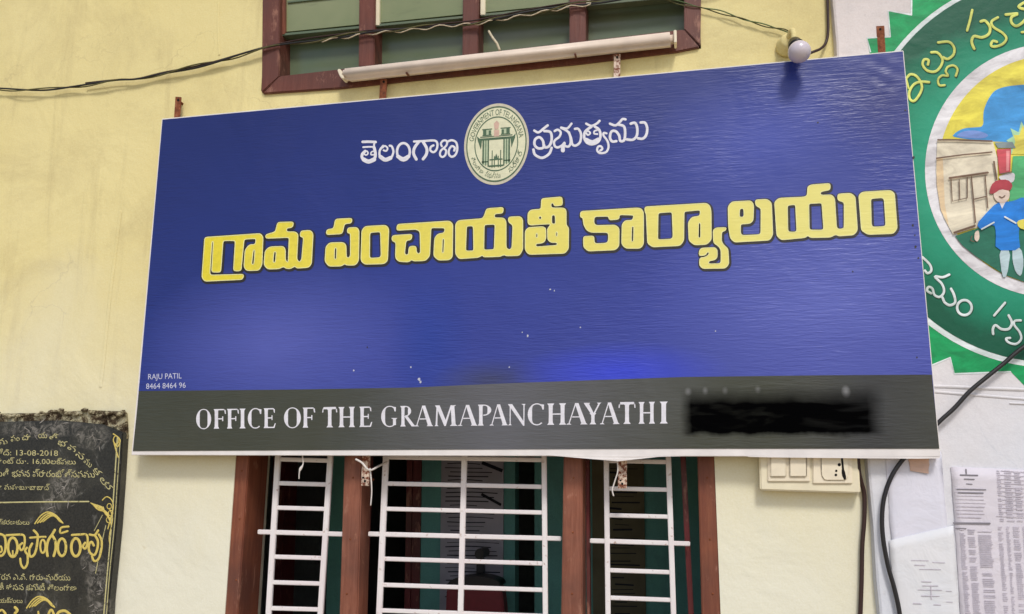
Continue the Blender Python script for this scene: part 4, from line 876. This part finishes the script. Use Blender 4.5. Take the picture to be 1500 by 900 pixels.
wire([(1211, -30, -.012), (1212.5, 10, -.012), (1213, 45, -.012), (1210, 62, -.014), (1203, 71, -.03), (1192, 76, -.05), (1184, 79, -.05)], .0045, 'brown_cable', 'corner_cable', 'brown cable bending down the wall corner behind the bulb', 'cable')
wire([(1560, 470, -.05), (1500, 508, -.055), (1470, 533, -.055), (1445, 553, -.055), (1420, 574, -.055), (1398, 598, -.055), (1376, 618, -.055), (1345, 650, -.052), (1322, 674, -.05), (1305, 700, -.048), (1295, 730, -.047), (1292, 760, -.047), (1294, 792, -.047), (1301, 830, -.047), (1310, 862, -.047), (1318, 900, -.047), (1324, 960, -.047), (1320, 1080, -.047), (1316, 1300, -.047)], .0062, 'black_cable', 'wall_cable', 'black cable curving down the white wall from the mural to the bottom edge', 'cable', n=10)
wire([(1256, 660, -.035), (1258, 690, -.035), (1262, 708, -.02), (1266, 725, -.012), (1266, 760, -.012), (1263, 800, -.012), (1262, 850, -.012), (1259, 960, -.012), (1262, 1100, -.012), (1268, 1300, -.012)], .0062, 'brown_cable', 'board_cable', 'dark brown cable dropping from the switchboard down the yellow wall', 'cable', n=10)

# ------------------------------------------------------------------ switchboard
sb = thing('switchboard', 'cream electrical switchboard with switches and a socket under the right end of the signboard', 'switchboard', P(1186, 722, 0))
obj('box', prism([(1111, 585), (1252, 585), (1261, 723), (1113.5, 718.5)], -.045, -.001, .004), 'board', sb)
for a, b, yb in ((1124, 1186, 706), (1190, 1248, 709)):
    pl = obj('module_plate', prism([(a, 600), (b, 600), (b + 1, yb), (a + .5, yb)], -.051, -.0452, .0025), 'plate', sb)
    if a < 1150:
        for c0, c1 in ((1128, 1152), (1156, 1182)): obj('rocker_switch', prism([(c0, 640), (c1, 640), (c1 + .3, 699), (c0 + .3, 699)], -.057, -.0512, .003), 'plate', pl)
    else:
        sk = obj('socket_face', prism(chaikin([(1202, 640), (1243, 640), (1244, 704), (1203, 704)], 2, .12), -.055, -.0512, .002), 'plate', pl)
L = []
for x, y, r in ((1229.5, 681, 2.4), (1225, 690, 1.8), (1224.5, 696, 2.0)): L.append(fill([ell(x, y, r, r, 10)], -.0556))
L.append(fill([chaikin([(1233, 686), (1237, 688), (1240, 701), (1237, 704), (1233, 696)], 1)], -.0556)); L.append(ribbon([(1233, 668), (1235, 688)], 3, -.0556, .0002, smooth=False))
obj('pin_holes', join(*L), 'hole', pl)

# ------------------------------------------------------------------ black granite plaque
GYF = -.035
gr = thing('granite_plaque', 'weathered black granite inauguration plaque with gold Telugu lettering at the lower left', 'plaque', P(60, 990, 0))
obj('slab', prism([(-260, 622), (0, 618), (90, 616), (150, 622), (180, 634), (176, 700), (171, 770), (160, 880), (154, 990), (-260, 990)], GYF, -.001, .003), 'granite', gr)
# broken mortar along the top and right edge
def rubble(pts, seed, r0, r1):
    r = random.Random(seed); gs = []
    for x, y in pts:
        rad = r.uniform(r0, r1); nseg = 7; c = P(x, y, -.02 + r.uniform(-.012, .006)); V = []; Fc = []
        bm = bmesh.new(); bmesh.ops.create_icosphere(bm, subdivisions=2, radius=1)
        for v in bm.verts:
            k = 1 + r.uniform(-.22, .22); v.co = Vector((v.co.x * rad * 1.7 * k, v.co.y * rad * .7 * k, v.co.z * rad * .8 * k))
        bm.verts.index_update(); gs.append(([c + v.co for v in bm.verts], [tuple(v.index for v in f.verts) for f in bm.faces])); bm.free()
    return join(*gs)
r_ = random.Random(21)
pts = [(x, 606 + 3 * math.sin(x * .05) + r_.uniform(-2, 3) - (x > 120) * 3) for x in range(-30, 186, 7)] + [(x, 622 + r_.uniform(-4, 3)) for x in range(60, 176, 9)]
mort = obj('mortar_edge', rubble(pts, 4, .004, .010), 'mortar', gr, kind='stuff')
obj('mortar_bed', prism([(-60, 607), (60, 605), (130, 601), (183, 603), (185, 640), (182, 650), (176, 636), (120, 626), (-60, 632)], -.018, -.0005, .004), 'mortar', gr)
def GR(p, w, smooth=True, closed=False, h=.0008): return ribbon(p, w, GYF - .0006, h, smooth=smooth, closed=closed, n=4)
bd = obj('gold_border', join(GR([(172, 640), (168, 700), (164, 760), (158, 830), (152, 900), (148, 960)], 1.8), GR([(176, 645), (172, 705), (168, 765), (161, 835), (156, 900), (152, 960)], 1.2), GR([(-20, 737), (0, 736.5), (60, 735.5), (130, 735)], 2), GR([(155, 770), (148, 800), (140, 840)], 1.2), GR([(150, 755), (138, 778)], 1)), 'palegold', gr)
orn = []
for i in range(9):
    a = i / 8; orn.append(GR([(133 + 18 * a, 737 + 6 * a), (140 + 16 * a, 742 + 10 * a + 3 * math.sin(i)), (150 + 10 * a, 746 + 14 * a), (158 + 5 * a, 752 + 18 * a)], 1.5))
orn += [GR(ell(160 + dx, y, 3.2, 4, 8), 1.2, closed=True) for dx, y in ((0, 742), (2, 752), (-1, 762))] + [GR([(150, 733), (156, 728), (163, 732), (166, 742), (163, 756), (158, 775)], 1.6), GR([(160, 745), (165, 760), (160, 785), (161, 800)], 1.3), GR([(166, 636), (172, 640), (176, 646), (172, 655), (167, 648), (170, 660), (173, 670)], 1.8), GR(ell(170, 645, 4, 6, 8), 1.5, closed=True)]
obj('corner_ornament', join(*orn[:-2]), 'gold', gr); obj('corner_ornament', join(*orn[-2:]), 'gold', gr)
def feather(cx, cy, s=1.0):
    g = []
    for k in range(4): g.append(GR([(cx - 20 * s + 4 * k, cy + 9 * s - k), (cx - 12 * s + 5 * k, cy - 2 * s), (cx - 2 * s + 4 * k, cy - 8 * s + 2.2 * k), (cx + 10 * s + 2 * k, cy - 4 * s + 3 * k), (cx + 21 * s, cy + 8 * s)], 1.9 * s))
    return join(*g)
obj('feather_ornament', feather(71, 758.5), 'gold', gr); obj('feather_ornament', feather(59, 882), 'gold', gr)
TXT = [('తేది: 13-08-2018', -6, 85, 667, 8), ('గ్రాంట్ రూ. 16.00లక్షలు', -14, 111, 679, 7.5), ('యతీ భవన ప్రారంభోత్సవము', -12, 139, 698, 9.5), ('జిల్లా మహబూబాబాద్', -22, 73, 717, 7.5), ('ఆవిష్కరణకులు', -20, 43, 768, 6.5), ('శ్రీ గౌరవ ఎ.వి. గారు-మరియు', -24, 103, 849, 8.5), ('మాజీ శాసన కమిటీ తెలంగాణ', -18, 112, 864, 8.5), ('అధ్యక్షులు', -16, 33, 883, 6.5)]
obj('small_gold_lettering', join(*[text(b, x0, x1, yb, h, GYF - .0008, .012) for b, x0, x1, yb, h in TXT]), 'palegold', gr)
ARC = ['గ్రా', 'మ', 'పం', 'చా', 'య', 'తి', 'భ', 'వ', 'న', 'ము', 'క', 'ల', 'ర']
arcp = [(-20, 648, 0), (4, 646, 0), (22, 642, -5), (38, 640, 0), (62, 637, 0), (78, 639, 5), (90, 646, 20), (104, 652, 30), (116, 662, 35), (128, 672, 42), (141, 684, 48), (151, 697, 55), (158, 703, 60)]
gs = []
for t, (x, y, a) in zip(ARC, arcp):
    a *= d
    obj('arched_letter', text(t, 0, 13, 0, 8.5, 0, arc=lambda u, w, x=x, y=y, a=a: P(x - 6 + (u * 13) * math.cos(a) + w * math.sin(a), y + 5 + (u * 13) * math.sin(a) - w * math.cos(a), GYF - .0008)), 'palegold', gr)
BIG = [([(-60, 700), (0, 695), (48, 720), (62, 800), (52, 890), (10, 935), (-40, 900)], 26), ([(-30, 850), (10, 830), (20, 880), (-10, 900)], 20), ([(70, 708), (160, 703), (255, 706), (272, 770), (258, 850), (228, 870), (213, 825), (245, 795)], 24), (ell(140, 840, 52, 105, 12), 28, 1), ([(140, 940), (140, 880)], 18),
    ([(295, 845), (275, 880), (302, 930), (300, 1020), (265, 1070), (232, 1030), (222, 965)], 24), ([(372, 655), (405, 690), (415, 730), (400, 850), (372, 925), (330, 940), (322, 865), (352, 800)], 26), ([(330, 735), (420, 728), (500, 725)], 22), (ell(470, 830, 28, 72, 10), 22, 1),
    ([(602, 650), (572, 700), (530, 765), (513, 850), (522, 935)], 28), ([(570, 705), (605, 765), (612, 850), (590, 935)], 28), (ell(680, 840, 45, 95, 12), 28, 1), ([(752, 612), (672, 625), (665, 682), (742, 662)], 22), (ell(833, 840, 50, 98, 12), 30, 1), ([(790, 705), (870, 700), (950, 703), (962, 780), (938, 855), (910, 830), (935, 790)], 24),
    ([(985, 700), (1040, 705), (1078, 655)], 24), ([(1040, 705), (1075, 770), (1068, 860), (1035, 925), (985, 895), (975, 820), (1005, 780), (1030, 820)], 26), ([(1085, 700), (1117, 770), (1110, 880), (1080, 970), (1035, 990), (1010, 940)], 24),
    ([(-40, 1560), (20, 1530), (60, 1570)], 26), ([(165, 1500), (190, 1530), (165, 1565)], 30), ([(420, 1550), (425, 1590)], 22), ([(530, 1600), (545, 1545), (570, 1530), (600, 1600)], 26), ([(620, 1600), (650, 1550), (720, 1540), (780, 1590)], 30)]
letters('large_gold_letter', BIG, (2, 4, 3, 2, 2, 2, 3, 5), (0, 690, 7.5, GYF - .0006), 'gold', gr, h=.0012)
sc_ = []
r_ = random.Random(5)
for (cx, cy, sx, sy, n, ang) in ((95, 712, 24, 10, 26, -.7), (75, 738, 22, 8, 12, -.7), (95, 745, 8, 6, 6, 0), (140, 850, 14, 26, 22, 0), (128, 830, 10, 6, 7, .3), (140, 890, 14, 10, 12, 0), (60, 622, 60, 6, 26, 0), (130, 640, 26, 14, 20, .3), (30, 634, 40, 6, 14, 0)):
    for _ in range(n // 3):
        x = r_.gauss(0, 1) * sx * .5; y = r_.gauss(0, 1) * sy * .5; X_ = cx + x * math.cos(ang) - y * math.sin(ang); Y_ = cy + x * math.sin(ang) + y * math.cos(ang)
        if X_ > 164 or Y_ < 620: continue
        l = r_.uniform(3, 13); t = r_.gauss(-.5 if ang < 0 else .2, .9); sc_.append(ribbon([(X_, Y_), (X_ + l * math.cos(t) * .5, Y_ + l * math.sin(t) * .5 + r_.uniform(-1, 1)), (X_ + l * math.cos(t), Y_ + l * math.sin(t))], r_.uniform(.4, 1.2), GYF - .0012, .0003, n=3, wf=lambda u: .4 + .6 * math.sin(pi * u)))
obj('lime_scuffs', join(*sc_), 'scuff', gr, kind='stuff')
